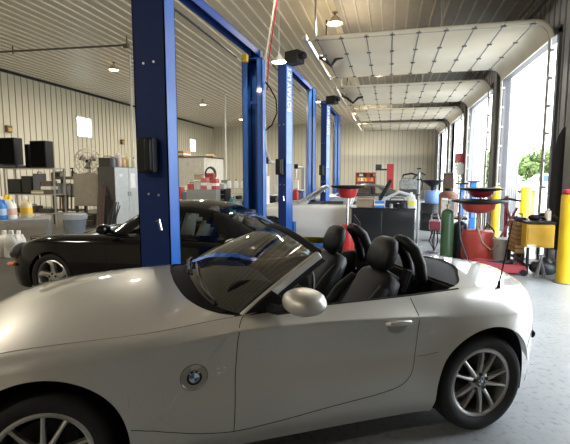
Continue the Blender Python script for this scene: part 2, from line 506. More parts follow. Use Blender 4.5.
def split_build(V, F, groups, m, parent, over=None):
    """one smooth sheet split into parts that keep the whole sheet's normals. groups: {name: [face]}"""
    bm = bmesh.new(); vs = [bm.verts.new(p) for p in V]
    for f in F:
        try: bm.faces.new([vs[i] for i in f])
        except ValueError: pass
    bmesh.ops.recalc_face_normals(bm, faces=bm.faces); bm.normal_update()
    nr = [v.normal.copy() for v in bm.verts]
    c = Vector((1.25, 0, .5))
    flip = sum(1 for v in bm.verts if v.normal.dot(v.co - c) > 0) < len(bm.verts) / 2
    bm.free()
    if over:
        for i, n_ in over.items():
            nr[i] = n_ if nr[i].dot(n_) > 0 else -n_
    out = []
    for name, fs in groups:
        ids = sorted(set(i for f in fs for i in f)); mp = {i: k for k, i in enumerate(ids)}
        me = bpy.data.meshes.new(name)
        ff = []
        for f in fs:
            n = (Vector(V[f[1]]) - Vector(V[f[0]])).cross(Vector(V[f[2]]) - Vector(V[f[0]]))
            s = nr[f[0]] * (-1 if flip else 1)
            g = [mp[i] for i in f]
            ff.append(g if n.dot(s) >= 0 else g[::-1])
        me.from_pydata([V[i] for i in ids], [], ff)
        me.shade_smooth(); me.materials.append(m)
        me.normals_split_custom_set_from_vertices([tuple(nr[i] * (-1 if flip else 1)) for i in ids])
        o = bpy.data.objects.new(name, me); COL.objects.link(o); o.parent = parent
        out.append(o)
    return out
nj = NL + NU + 1
for s in (-1, 1):
    V = [(x, s * y, z) for x, sc in zip(xs, SEC) for y, z in sc]
    F = []; D = []
    for i in range(len(xs) - 1):
        for j in range(nj - 1):
            a = i * nj + j; f = [a, a + 1, a + nj + 1, a + nj]
            xm = (xs[i] + xs[i + 1]) / 2; zm = sum(V[k][2] for k in f) / 4
            (D if inpoly(xm, zm, doorpoly) else F).append(f)
    over = {}
    for i, x in enumerate(xs):
        if not -.7 < x < 3.1: continue
        for j in range(NL):
            z = SEC[i][j][1]; e = .003
            fx_ = (flank(x + e, z) - flank(x - e, z)) / (2 * e); fz_ = (flank(x, z + e) - flank(x, z - e)) / (2 * e)
            over[i * nj + j] = Vector((-fx_, s, -fz_)).normalized()
    split_build(V, F + D, [('body_side', F), ('door', D)], PAINT, car, over)
# front and rear ends are closed by the two sides; hood
CW = sp([0, .2, .35, .46, .55, .605, .66, .70, .80], [.63, .638, .66, .69, .74, .787, .86, .945, 1.02])
NV = 40
def yfrac(v): return math.sin(v * PI / 2) ** .9 if v > 0 else 0
rows = []
for u in np.linspace(0, 1, 70):
    r = []
    for v in np.linspace(-1, 1, 2 * NV + 1):
        fr = math.copysign(abs(v) ** .85, v)
        x = -.80
        for _ in range(6):
            yr = ridge_y(x); xe = float(CW(abs(fr) * .705)) if abs(fr) < 1 else .98
            x = -.80 + (xe + .80) * (1 - (1 - u) ** 1.0) ** 1.25
        yr = ridge_y(x)
        r.append((x, fr * yr, hood_z(x, fr * yr)))
    rows.append(r)
MB().grid(rows).build('hood', PAINT, car, smooth=180)
# boot lid and rear deck behind the folded roof
CD = sp([0, .3, .5, .67, .745, .80], [2.80, 2.71, 2.57, 2.43, 2.28, 2.15])
rows = []
for u in np.linspace(0, 1, 60):
    r = []
    for v in np.linspace(-1, 1, 2 * NV + 1):
        fr = math.copysign(abs(v) ** .85, v)
        x0 = float(CD(abs(fr) * .765)); x = x0 + (3.29 - x0) * u ** .8
        yr = ridge_y(x)
        r.append((x, fr * yr, deck_z(x, fr * yr)))
    rows.append(r)
MB().grid(rows).build('boot_lid', PAINT, car, smooth=180)
# shut lines
def shut(pts, name='shut_line', both=True, r=.0024):
    X = [p[0] for p in pts]; Z = [p[1] for p in pts]
    L = np.concatenate([[0], np.cumsum(np.hypot(np.diff(X), np.diff(Z)))])
    fx, fz = sp(L, X), sp(L, Z)
    for s in ((-1, 1) if both else (-1,)):
        b = MB(); P = []
        for t in np.linspace(0, L[-1], max(8, int(L[-1] / .02))):
            x, z = float(fx(t)), float(fz(t)); P.append((x, s * (side_y(x, z) - .0005), z))
        b.tube(P, r, 5).build(name, GAP, car)
shut([(.975, .874), (.955, .86), (.936, .838), (.92, .7), (.911, .578), (.898, .294)])
shut([(.393, .415), (.575, .355), (.752, .311), (.908, .293), (1.093, .304), (1.442, .341), (1.789, .381), (1.888, .409), (1.954, .473), (1.984, .574), (1.998, .756), (2.002, .895)])
shut([(2.003, .564), (2.06, .568), (2.135, .58)], r=.0016)
shut([(2.83, .515), (2.88, .56), (2.95, .60), (3.05, .615)])
for s in (-1, 1):
    hl = MB().tube([(x, s * (ridge_y(x) - .004), hood_z(x, ridge_y(x) - .004)) for x in np.linspace(-.6, .97, 40)], .0022, 5)
    hl.build('hood_gap', mat('hood_shut_line', (.24, .23, .205), .5), car)
for s in (-1,):
    MB().ell((2.955, s * (side_y(2.955, .565) - .004), .565), (.024, .010, .028), M=RZ(R(-38))).build('reflector', BLACKGLOSS, car)
# closed underside, wheel housings
ub = MB().bx(-.62, 3.02, -.60, .60, .17, .30)
for x0, x1 in ((.46, 2.06),): ub.bx(x0, x1, -.78, .78, .185, .28)
ub.build('underbody', CARPET, car, smooth=0)
for cx, cz, rr in AR:
    for s in (-1, 1):
        wl = MB()
        for (yy0, yy1) in ((.56, .86),):
            rows = [[(cx - (rr + .006) * math.cos(t), s * (y if y < .6 else W_(cx - (rr + .006) * math.cos(t)) - .035), cz + (rr + .006) * math.sin(t)) for y in (yy0, yy1)] for t in np.linspace(-.35, PI + .35, 40)]
            wl.grid(rows)
        wl.build('wheel_housing', CARPET, car, smooth=0); wl = MB()
        wl.add([(cx - .42, s * .56, .17), (cx + .42, s * .56, .17), (cx + .42, s * .56, .74), (cx - .42, s * .56, .74)], [(0, 1, 2, 3)])
        wl.build('inner_wing', CARPET, car, smooth=0)

# wheels: ten slim spokes
def wheel(parent, x, s, name='wheel', rr=.222, tr=.316, tw=.112, spokes=10, mk=None):
    g = Matrix.Translation((x, s * .735, .316)) @ RX(R(90) if s < 0 else R(-90))
    # local z = outward; face of the rim at z = +.085
    b = MB()
    b.lathe([(rr - .012, -.10), (rr, .075), (rr + .006, .088), (rr - .006, .092), (rr - .020, .084), (rr - .026, .06), (rr - .030, -.10)], M=g, n=64, caps=False)
    for k in range(spokes):
        a = 2 * PI * k / spokes + PI / 10
        a += (.055 if k % 2 else -.055)
        T = g @ RZ(a)
        rs = []
        for (r, w_, z0, z1) in ((.045, .017, .045, .078), (.09, .015, .052, .084), (.15, .0115, .056, .088), (.205, .012, .055, .086)):
            rs.append([T @ Vector(p) for p in ((r, -w_, z0), (r, w_, z0), (r, w_ * .75, z1 - .006), (r, 0, z1), (r, -w_ * .75, z1 - .006))])
        b.rings(rs)
    b.lathe([(.012, .05), (.068, .05), (.066, .070), (.055, .076), (.034, .072), (.033, .08), (.012, .082)], M=g, n=32)
    rim = b.build(name, ALLOY, parent, smooth=35)
    t = MB()
    t.lathe([(rr + .002, .084), (rr + .012, .098), (rr + .04, .109), (tr - .03, .107), (tr - .010, .094), (tr, .07), (tr, -.07), (tr - .01, -.095), (tr - .04, -.108), (rr, -.095)], M=g, n=72, caps=False)
    for zz in (-.045, 0, .045): t.lathe([(tr + .0005, zz - .004), (tr + .0015, zz - .004), (tr + .0015, zz + .004), (tr + .0005, zz + .004)], M=g, n=72, caps=False)
    t.build('tyre', RUBBER, rim, smooth=40)
    d = MB().lathe([(.01, -.02), (.15, -.02), (.15, 0), (.06, .0), (.06, .03), (.01, .03)], M=g, n=40)
    d.build('brake_disc', FRIM, rim)
    n = MB()
    for k in range(5):
        a = 2 * PI * k / 5 + PI / 2
        n.lathe([(.002, .0705), (.0115, .0705), (.0125, .0795), (.002, .0795)], M=g @ Matrix.Translation((.052 * math.cos(a), .052 * math.sin(a), 0)), n=12)
    n.build('lug_recess', BLACK, rim)
    emblem(rim, g @ Matrix.Translation((0, 0, .082)), .031)
    return rim
EW = mat('emblem_white', (.8, .8, .8), .3); EB = mat('emblem_blue', (.04, .16, .45), .3); EK = mat('emblem_black', (.01, .01, .012), .25)
def emblem(parent, M, r):
    b = MB()
    b.lathe([(.001, 0), (r, 0), (r, .0015), (r * .96, .003), (.001, .003)], M=M, n=40, mi=0)
    b.lathe([(r * .96, .003), (r, .0025), (r, .0038), (r * .95, .0042)], M=M, n=40, mi=1, caps=False)
    b.lathe([(r * .60, .003), (r * .65, .003), (r * .65, .0038), (r * .60, .0038)], M=M, n=40, mi=1, caps=False)
    for q in range(4):
        arc = [(0, 0)] + [(r * .6 * math.cos(t), r * .6 * math.sin(t)) for t in np.linspace(q * PI / 2, (q + 1) * PI / 2, 9)]
        b.prism(arc, .003, .0036, M=M, mi=2 if q % 2 else 3)
    o = b.build('emblem', [EK, ALLOY, EB, EW], parent)
    for ch, a in (('B', 42), ('M', 0), ('W', -42)):
        me = text_mesh(ch, r * .34, .0003)
        me.transform(M @ RZ(R(a)) @ Matrix.Translation((0, r * .80, .0033))); me.materials.clear(); me.materials.append(EW)
        t = bpy.data.objects.new('emblem_lettering', me); COL.objects.link(t); t.parent = parent
    return o
for x, sc in ((0, 1), (2.495, 1)):
    for s in (-1, 1): wheel(car, x, s)
# round badge in its dished recess on the fender, model badge
ry = side_y(.70, .62)
_e = .07
_n = Vector((-(side_y(.70 + _e, .617) - side_y(.70 - _e, .617)) / (2 * _e), 1, -(side_y(.70, .617 + _e) - side_y(.70, .617 - _e)) / (2 * _e))).normalized()
_z = Vector((_n.x, -_n.y, _n.z)); _x = (Vector((1, 0, 0)) - _z * _z.x).normalized(); _y = _z.cross(_x)
RC = Matrix.Translation(Vector((.70, -ry, .617)) + _z * .002) @ Matrix((_x, _y, _z)).transposed().to_4x4()
MB().lathe([(.001, .0025), (.064, .0025), (.0665, .005), (.068, .0052), (.0695, .004), (.0695, -.012), (.001, -.012)], M=RC, n=48).build('side_lamp', mat('side_lamp_surround', (.36, .33, .29), .35, .6, coat=.8), car)
MB().lathe([(.0675, .004), (.0690, .0062), (.0705, .004)], M=RC, n=48, caps=False).build('shut_line', GAP, car)
emblem(car, RC @ Matrix.Translation((0, 0, .006)), .041)
lettering('2.5i', .042, mat('badge_silver', (.75, .74, .70), .25, .3), car, Matrix.Translation((.845, -(side_y(.845, .627) + .002), .627)) @ RX(R(90)), 'model_badge', True)
# door handle
hy = side_y(1.865, .775)
MB().ell((1.865, -(hy - .004), .762), (.070, .014, .042)).build('handle_recess', mat('handle_shade', (.26, .25, .22), .3, .5, coat=.8), car)
h = MB()
h.tube([(1.785, -(hy - .002), .783), (1.80, -(hy + .018), .789), (1.865, -(hy + .026), .791), (1.93, -(hy + .018), .785), (1.945, -(hy - .002), .778)], [.013, .016, .018, .016, .013], 10)
h.build('door_handle', PAINT, car)
# mirrors
for s in (-1, 1):
    m_ = MB()
    T = TR(1.25, s * .935, .990) @ RZ(R(-8 * s))
    m_.ell((0, 0, 0), (.108, .125, .066), 28, 16, T, e=.9)
    mo = m_.build('door_mirror', PAINT, car)
    MB().ell((0, 0, 0), (.109, .126, .004), 28, 6, T @ TR(0, 0, -.012) @ RY(R(6))).build('mirror_seam', GAP, mo)
    MB().tube([(1.19, s * .90, .955), (1.15, s * .80, .915), (1.13, s * .72, .905)], [.03, .026, .03], 10).build('mirror_foot', TRIM, mo)
    MB().prism([(.985, .885), (1.27, .905), (1.14, 1.0)], -.012, .012, TR(0, s * .715, 0) @ RX(R(90))).build('mirror_sail', TRIM, mo)
# windscreen
def ws_base(t):
    y = .70 * t; return Vector((float(CW(abs(y))) + .075 * (1 - abs(t) ** 3) + .035, y, hood_z(min(.95, float(CW(abs(y)))), y) - .004 + .012 * (1 - abs(t))))
def ws_top(t): return Vector((1.39 + .07 * t * t, .585 * t, 1.255 - .085 * t * t))
def ws(t, v):
    p = ws_base(t).lerp(ws_top(t), v)
    return p + Vector((-.45, 0, .9)) * (.035 * 4 * v * (1 - v) * (1 - t * t * .8))
MB().grid([[ws(t, v) for v in np.linspace(0, 1, 20)] for t in np.linspace(-1, 1, 40)]).build('windscreen', glass_mat('windscreen_glass', (.42, .47, .45), .42), car, smooth=180)
fr = MB()
hd = [ws(t, 1.0) + Vector((.0, 0, .0)) for t in np.linspace(-1, 1, 30)]
fr.tube([p + Vector((.008, 0, .004)) for p in hd], .022, 8)
fr.build('windscreen_header', TRIM, car)
for s in (-1, 1):
    pr = []
    for v in np.linspace(-.02, 1.0, 14):
        p = ws(s, max(0, min(1, v))) + (ws(s, 1) - ws(s, 0)) * (v - max(0, min(1, v)))
        d = Vector((.72, -.2 * s, .66)).normalized(); out = Vector((0, s, 0)); nrm = Vector((.66, 0, -.72))
        w0 = .034 + .010 * (1 - v)
        pr.append([p + Vector((-.012, s * .004, .012)), p + Vector((.0, s * .026, .01)), p + nrm * w0 + Vector((0, s * .026, 0)), p + nrm * w0 + Vector((0, -s * .02, 0)), p + Vector((.0, -s * .03, 0))])
    fr = MB().rings(pr).build('windscreen_pillar', PAINT, car, smooth=60, bevel=.004)
    sl = [[q[2] + Vector((0, -.002 * s, 0)), q[2] + Vector((.022, s * -.004, -.022)), q[3] + Vector((.022, 0, -.022)), q[3]] for q in pr]
    MB().rings(sl).build('pillar_seal', TRIM, fr)
# cowl under the glass, wipers
rows = []
for t in np.linspace(-1, 1, 40):
    y = .70 * t; x0 = float(CW(abs(y))) - .02
    a = Vector((x0, y, hood_z(min(.95, x0), y) - .016)); b_ = ws_base(t) + Vector((.03, 0, -.012))
    rows.append([a.lerp(b_, k / 4) for k in range(5)])
MB().grid(rows).build('cowl', TRIM, car, smooth=60)
for (y0, y1, v1) in ((-.12, .42, .06), (-.60, -.06, .09)):
    t0, t1 = y0 / .70, y1 / .70
    n_ = Vector((-.45, 0, .9)) * .018
    b = MB().tube([ws(t0 * (1 - k) + t1 * k, .015 + v1 * k) + n_ for k in np.linspace(0, 1, 10)], .008, 6)
    b.tube([ws(t0, .0) + n_ * .3, ws((t0 + t1) / 2, .015 + v1 * .5) + n_ * 1.6], .009, 6)
    b.build('wiper', BLACK, car)
# cabin
tub = MB()
tub.bx(.62, 2.40, -.69, .69, .29, .34)
for s in (-1, 1):
    rows = []
    for x in np.linspace(.93, 2.36, 60):
        yr = ridge_y(x); zr = float(_zr(x))
        if x > 2.2: pass
        rows.append([(x, s * (yr + .001), zr - .001), (x, s * (yr - .012), zr + .006), (x, s * (yr - .04), zr - .002), (x, s * (yr - .055), zr - .05), (x, s * (yr - .06), .55), (x, s * (yr - .05), .32)])
    tub.grid(rows)
tub.add([(2.42, -.7, .3), (2.42, .7, .3), (2.36, .7, .93), (2.36, -.7, .93)], [(0, 1, 2, 3)])
tub.build('cabin_trim', CARPET, car, smooth=40)
ds = MB()
sect = [(.72, .62), (.74, .86), (.92, .955), (1.10, .965), (1.22, .93), (1.27, .84), (1.20, .62)]
ds.rings([[(x - .12 * (y / .66) ** 2 * (1 if x < .95 else 0) + (.16 * (y / .66) ** 2 if x < 1 else 0), y, z - .05 * (y / .66) ** 4 * (z > .9)) for x, z in sect] for y in np.linspace(-.66, .66, 21)])
ds.build('dashboard', TRIM, car, smooth=50)
MB().rings([[(1.06 + .16 * math.cos(t) * (1 if math.cos(t) > 0 else .9), -.36 + .2 * w_ , .955 + .075 * max(0, math.sin(t))) for t in np.linspace(0, PI, 12)] for w_ in (-1, -.9, -.5, 0, .5, .9, 1)]).build('instrument_hood', TRIM, car)
sw = MB()
SM = TR(1.42, -.36, .845) @ RY(R(-68))
sw.tube([SM @ Vector((.185 * math.cos(t), .185 * math.sin(t), 0)) for t in np.linspace(0, 2 * PI, 36, endpoint=False)], .016, 8, closed=True)
sw.ell((0, 0, 0), (.075, .075, .03), 14, 8, SM @ TR(0, 0, .02))
for a in (0, 120, 240): sw.tube([SM @ Vector((.05 * math.cos(R(a + 180)), .05 * math.sin(R(a + 180)), .01)), SM @ Vector((.18 * math.cos(R(a + 180)), .18 * math.sin(R(a + 180)), 0))], .014, 6)
sw.tube([SM @ Vector((0, 0, .02)), (1.2, -.36, .80)], .03, 8)
sw.build('steering_wheel', LEATHER, car)
MB().bx(1.15, 2.2, -.12, .12, .3, .60).build('centre_console', TRIM, car, smooth=0, bevel=.02)
def sup(hw, hd, e, n=20): return [(math.copysign(abs(math.cos(t)) ** e, math.cos(t)) * hd, math.copysign(abs(math.sin(t)) ** e, math.sin(t)) * hw) for t in [2 * PI * k / n for k in range(n)]]
def seat(yc):
    ox = -.05 if yc > 0 else -.01
    bk = MB(); rs = []
    for (x, z, hw, hd) in ((1.70, .44, .20, .07), (1.72, .50, .235, .085), (1.80, .62, .25, .088), (1.90, .76, .25, .08), (1.97, .86, .235, .072), (2.03, .945, .20, .06), (2.055, .975, .15, .045), (2.06, .985, .05, .02)):
        rs.append([(x + ox + a, yc + c, z - a * .5) for a, c in sup(hw, hd, .55)])
    st = bk.rings(rs).build('seat', LEATHER, car, smooth=60)
    cu = MB(); rs = []
    for (x, z, hw, hz) in ((1.20, .44, .18, .05), (1.24, .46, .23, .075), (1.5, .44, .25, .085), (1.72, .42, .24, .08), (1.78, .42, .2, .06)):
        rs.append([(x, yc + c, z + a) for a, c in sup(hw, hz, .55)])
    cu.rings(rs).build('seat_cushion', LEATHER, st, smooth=60)
    hr = MB(); rs = []
    for (x, z, hw, hd) in ((1.985, .985, .08, .03), (1.988, 1.0, .115, .05), (2.0, 1.06, .135, .058), (2.02, 1.12, .13, .056), (2.035, 1.165, .11, .046), (2.043, 1.186, .07, .028), (2.045, 1.192, .02, .01)):
        rs.append([(x + .03 + ox + a, yc + c * 1.05, z + .012 + (z - .985) * .06) for a, c in sup(hw, hd, .62)])
    hr.rings(rs).build('headrest', LEATHER, st, smooth=60)
    # raised side bolsters of the backrest
    for q in (-1, 1):
        MB().tube([(1.66 + .0, yc + q * .225, .50), (1.73, yc + q * .235, .66), (1.83, yc + q * .232, .80), (1.93, yc + q * .205, .91)], [.05, .06, .055, .035], 10).build('bolster', LEATHER, st, smooth=60)
    MB().box((2.10, yc - .17 if yc < 0 else yc + .17, .94), (.05, .05, .16), M=RY(R(20))).build('belt_guide', TRIM, st, bevel=.01)
    return st
seat(-.36); seat(.36)
for yc in (-.37, .37):
    P = [(2.30, yc - .075, .88), (2.275, yc - .078, 1.02), (2.225, yc - .075, 1.13), (2.17, yc - .045, 1.18), (2.155, yc, 1.192), (2.17, yc + .045, 1.18), (2.225, yc + .075, 1.13), (2.275, yc + .078, 1.02), (2.30, yc + .075, .88)]
    MB().tube(P, [.038, .04, .042, .04, .036, .04, .042, .04, .038], 12).build('roll_hoop', LEATHER, car, smooth=60)
# folded roof under its cover
rows = []
for u in np.linspace(0, 1, 16):
    r = []
    for t in np.linspace(-1, 1, 33):
        ya = abs(t) * .765; xe = float(CD(ya)) - .004; x = 2.34 + (xe - 2.34) * u if xe > 2.34 else xe
        y = math.copysign(min(ya, .735), t)
        r.append((x, y, .925 + (deck_z(max(2.4, xe), y) - .925) * u - .02 * math.sin(PI * u) * 0 - .012 + .02 * math.sin(PI * u) * (1 - abs(t))))
    rows.append(r)
MB().grid(rows).build('folded_soft_top', FABRIC, car, smooth=180)
# aerial
b = MB().cyl((2.675, -.735, deck_z(2.675, .735) - .01), (2.682, -.735, deck_z(2.675, .735) + .04), .012, .008, 10)
b.tube([(2.68, -.735, .93), (2.72, -.735, 1.12), (2.76, -.735, 1.33)], [.0055, .0045, .0035], 6)
b.build('aerial', BLACK, car)
# rear lamps and plate panel, front lamps
RLAMP = mat('red_lamp_lens', (.35, .01, .012), .12, coat=1)
for s in (-1, 1):
    MB().ell((-.60, s * .60, .62), (.12, .13, .06), 16, 8).build('headlamp', mat('lamp_lens', (.6, .62, .63), .05, .3, coat=1), car)

# front grille and lower air intake
for s in (-1, 1):
    MB().ell((-.775, s * .13, .50), (.035, .10, .055), 18, 10, RZ(R(-14 * s)), e=.8).build('grille', TRIM, car)
MB().ell((-.735, 0, .30), (.07, .42, .05), 20, 10, e=.7).build('air_intake', TRIM, car)
# ------------------------------------------------------------------ ceiling lamps
GLOW = mat('lamp_glow', (1.0, .80, .52), .5, emit=14)
def lamp(x, y, label, z=ZC - .03, drop=.12, watt=LAMP_W, r=.19, first=[None]):
    if first[0] is None:
        t = thing('ceiling_lamp', label, 'lamp', (x, y, z), 0, 'high bay lamps under the ceiling')
        MB().cyl((0, 0, 0), (0, 0, -drop), .02, n=8).cyl((0, 0, -.01), (0, 0, .0), .07).build('stem', DARKMETAL, t)
        MB().lathe([(.06, -drop + .04), (.09, -drop), (.15, -drop - .06), (.20, -drop - .14), (.21, -drop - .15), (.195, -drop - .14), (.08, -drop - .01)], n=32, caps=False).build('lamp_shade', mat('lamp_reflector', (.5, .47, .4), .3, .5), t)
        MB().ell((0, 0, -drop - .11), (.16, .16, .06)).build('diffuser', GLOW, t)
        l = bpy.data.lights.new('lamp_light', 'AREA'); l.shape = 'DISK'; l.size = .34; l.energy = watt; l.color = (1, .91, .77)
        o = bpy.data.objects.new('lamp_light', l); COL.objects.link(o); o.parent = t; o.location = (0, 0, -drop - .19)
        first[0] = t
        return t
    return dup(first[0], (x, y, z), label=label)
lamp(-9.56, 13.77, 'glowing high bay lamp under the ceiling above the shop shelving by the left wall')
lamp(-1.39, 10.97, 'bright high bay lamp under the ceiling beside the nearest rolled-up door')
lamp(-9.6, 21.35, 'glowing high bay lamp above the small white storage room')
lamp(-.46, 16.74, 'bright high bay lamp between the first and second rolled-up doors')
lamp(-3.58, 21.88, 'high bay lamp glowing beyond the blue posts of the farthest lift')
lamp(-2.09, 26.48, 'small distant high bay lamp near the back wall')
lamp(-9.6, 6.2, 'high bay lamp above the work table with jugs')
lamp(-1.4, 5.2, 'high bay lamp over the silver roadster')
lamp(-9.6, 27.4, 'far high bay lamp in the back left of the shop')
lamp(-.8, 28.6, 'far high bay lamp close to the back wall near the doors')
lamp(-9.6, -1.4, 'added unseen fill lamp at the front left of the shop')  # added behind the camera to brighten the roadster's flank
lamp(-5.5, -4.5, 'added unseen fill lamp near the front wall')  # second added lamp behind the camera, also fill for the roadster
# a bare pendant lamp on a long cord
px_, py_, pz_ = at(279, 61, 8.0)
t = thing('pendant_lamp', 'glowing pendant lamp on a long white cord beside the blue lift post', 'lamp', (px_, py_, pz_))
MB().tube([(0, 0, .08), (.0, 0, ZC - pz_)], .007, 6).build('cord', WHITE, t)
MB().lathe([(.02, .12), (.04, .08), (.11, .02), (.14, -.02), (.13, -.025), (.04, .06)], n=24, caps=False).build('lamp_shade', WHITE, t)
MB().ell((0, 0, 0), (.10, .10, .05)).build('bulb', GLOW, t)
l = bpy.data.lights.new('pendant_light', 'POINT'); l.energy = 40; l.shadow_soft_size = .12; l.color = (1, .82, .55)
o = bpy.data.objects.new('pendant_light', l); COL.objects.link(o); o.parent = t; o.location = (0, 0, -.12)

# ------------------------------------------------------------------ two-post lifts
LBLUE = mat('lift_blue_paint', (.022, .115, .43), .38, coat=.3, var=.06)
LSHADE = mat('lift_blue_shaded', (.006, .028, .15), .55, coat=.0, var=.05, spec=.25)  # darker copy of the lift blue, shade put into the colour
SIGNW = mat('lettering_white', (.85, .87, .9), .5)
PLATE = mat('lift_pale_plate', (.16, .30, .62), .35)
def lift(y0, y1, h, w, d, rot, label, tall, sign, xc=-2.3, dx=0, controls=True):
    t = thing('two_post_lift', label, 'car lift', (xc, (y0 + y1) / 2, 0), 0, 'blue two-post car lifts in a row')
    for k, (yy, sgn) in enumerate(((y0, 1), (y1, -1))):
        M = TR(dx * k, yy - (y0 + y1) / 2, 0) @ RZ(R(rot * -sgn)) @ (RZ(PI) if sgn < 0 else Matrix.Identity(4))
        c = MB()   # C channel, back towards -y in its own frame, mouth towards +y
        def pl(x0_, x1_, a, b_, z0, z1, mi=0, B=c): B.box(((x0_ + x1_) / 2, (a + b_) / 2, (z0 + z1) / 2), (x1_ - x0_, b_ - a, z1 - z0), M=Matrix.Identity(4), mi=mi)
        pl(-w / 2, w / 2, 0, .012, 0, h)
        pl(-w / 2, -w / 2 + .012, 0, d, 0, h); pl(w / 2 - .012, w / 2, 0, d, 0, h)
        pl(-w / 2, -w / 2 + .09, d - .012, d, 0, h); pl(w / 2 - .09, w / 2, d - .012, d, 0, h)
        pl(-w / 2 - .05, w / 2 + .05, -.06, d + .12, 0, .025)
        pl(-w / 2, w / 2, 0, d, h - .012, h)
        for v in range(len(c.v)): c.v[v] = tuple(M @ Vector(c.v[v]))
        # shade painted in: back plate gets the darkened blue, flanges the plain blue
        co = c.build('lift_post', [LBLUE, LSHADE], t, smooth=0)
        for f in co.data.polygons:
            if (M.to_3x3().inverted() @ f.normal).y < -.9 and f.center.z > .03: f.material_index = 1
        def part(nm, B, m, **kw):
            for v in range(len(B.v)): B.v[v] = tuple(M @ Vector(B.v[v]))
            return B.build(nm, m, co, **kw)
        if sgn > 0:
            bo = MB()
            for x_, z_ in ((-.06, 2.72), (.05, 2.73), (-.05, 1.45), (.06, 1.44)): bo.cyl((x_, -.008, z_), (x_, .0, z_), .012, n=8)
            part('bolt', bo, STEEL)
        cr = MB().bx(-w / 2 + .03, w / 2 - .03, .02, d + .05, .25, 1.0).bx(-w / 2 - .03, w / 2 + .03, d + .01, d + .10, .12, .62)
        part('carriage', cr, LBLUE, bevel=.01)
        ch = MB()
        for x_ in (-.05, .05): ch.tube([(x_, .09, .9), (x_, .09, h - .1)], .012, 6)
        part('lifting_chain', ch, DARKMETAL)
        lp = MB().bx(-w / 2 + .02, w / 2 - .02, d * .45, d * .5, h * .80, h * .80 + .05); part('cross_plate', lp, LBLUE)
        for q in (-1, 1):
            a = MB(); e = Vector((q * .75, .75, .0))
            a.cyl((q * .1, d + .06, .04), (q * .1, d + .06, .16), .05)
            a.box((q * .1 + e.x * .28, d + .06 + e.y * .28, .08), (.75, .09, .07), M=RZ(math.atan2(e.y, e.x)))
            a.box((q * .1 + e.x * .68, d + .06 + e.y * .68, .08), (.6, .07, .06), M=RZ(math.atan2(e.y, e.x)))
            a.cyl((q * .1 + e.x * .92, d + .06 + e.y * .92, .05), (q * .1 + e.x * .92, d + .06 + e.y * .92, .13), .06)
            part('lift_arm', a, LBLUE)
        if k == 0 and controls:
            pu = MB().bx(-.10, .07, -.11, 0, 1.66, 2.0).bx(.0, .06, -.15, -.1, 1.68, 1.98)
            part('control_box', pu, BLACK, bevel=.012)
            part('control_handle', MB().tube([(.05, -.05, 1.18), (.11, -.10, 1.2), (.13, -.10, 1.10)], .012, 6), CHROME)
        if sign and k == 0:
            pt = MB().bx(w / 2, w / 2 + .002, .03, d - .03, 1.9, h - .1); part('sign_plate', pt, PLATE, smooth=0)
            me = text_mesh('ROTARY LIFT', d * .72, .001, True)
            xs_ = [v.co.x for v in me.vertices]; k_ = .92 / (max(xs_) - min(xs_))
            me.transform(M @ TR(w / 2 + .004, d * .5, h - .56) @ RY(R(90)) @ RZ(R(90)) @ RZ(R(90)) @ Matrix.Diagonal((k_, 1, 1, 1)))
            me.materials.clear(); me.materials.append(SIGNW)
            o_ = bpy.data.objects.new('lettering', me); COL.objects.link(o_); o_.parent = co
            pu = MB().bx(.08, .42, -.02, .24, h - .06, h + .2).cyl((.42, .12, h + .08), (.52, .12, h + .08), .07)
            part('power_unit', pu, BLACK, bevel=.015)
    hb = h + (.16 if tall else .05)
    L_ = (y1 - y0) / 2
    b_ = MB()
    b_.bx(-.075, .075, -L_, L_, hb, hb + .02).bx(-.075, -.06, -L_, L_, hb - .09, hb + .02).bx(.06, .075, -L_, L_, hb - .09, hb + .02)
    for s in (-1, 1): b_.bx(-.1, .1, s * L_ - .06, s * L_ + .06, h - .05, hb)
    b_.v = [(x + dx * (y + L_) / (2 * L_), y, z) for x, y, z in b_.v]
    b_.build('overhead_beam', LSHADE, t, smooth=0)
    MB().tube([(-.2, -L_, hb - .1), (-.2, L_ - .1, hb - .1)], .018, 6).build('shut_off_bar', DARKMETAL, t)
    if tall: MB().bx(-.02, .06, L_ - .36, L_ - .26, hb - .24, hb - .13).build('limit_switch', YELLOW, t, bevel=.01)
    return t
lift(3.87, 7.02, 3.52, .345, .215, 0, 'nearest blue two-post lift holding its wide shade-darkened post in front of the black coupe', True, False, -2.295, .10)
lift(9.07, 12.1, 4.02, .22, .23, 25, 'blue two-post lift with white vertical lettering, in the middle of the row', False, True, -2.26, .06)
lift(14.27, 17.3, 4.02, .22, .23, 25, 'farthest blue two-post lift, beside the silver coupe', False, True, -2.14, .04)
# air hoses down the second post
t = thing('air_hose', 'red and white air hose hanging from the ceiling beside the near lift', 'hose', (-1.9, 7.05, 0))
pts = [at(277, -40, 7.0), at(275, 0, 7.0), at(270, 30, 7.0), at(266, 55, 7.0), at(264.5, 90, 7.0), at(265, 120, 7.0), at(266, 150, 7.0), at(271, 163, 7.0)]
MB().tube([(p[0] + 1.9, p[1] - 7.05, p[2]) for p in pts], .016, 8).build('pale_hose', mat('pale_hose', (.6, .5, .4), .5), t)
pts = [at(278, -40, 7.0), at(276, 5, 7.0), at(271, 40, 7.0), at(268, 62, 7.0), at(267, 90, 7.0)]
MB().tube([(p[0] + 1.9, p[1] - 7.02, p[2]) for p in pts], .010, 8).build('red_hose', RED, t)
t = thing('cable', 'black cable looping out beside the near lift post', 'cable', (-1.9, 7.05, 0))
pts = [at(264, 80, 7.0), at(270, 88, 7.0), at(276, 99, 7.0), at(277, 113, 7.0), at(272, 125, 7.0), at(265, 131, 7.0)]
MB().tube([(p[0] + 1.9, p[1] - 7.05, p[2]) for p in pts], .012, 8).build('cable_loop', BLACK, t)
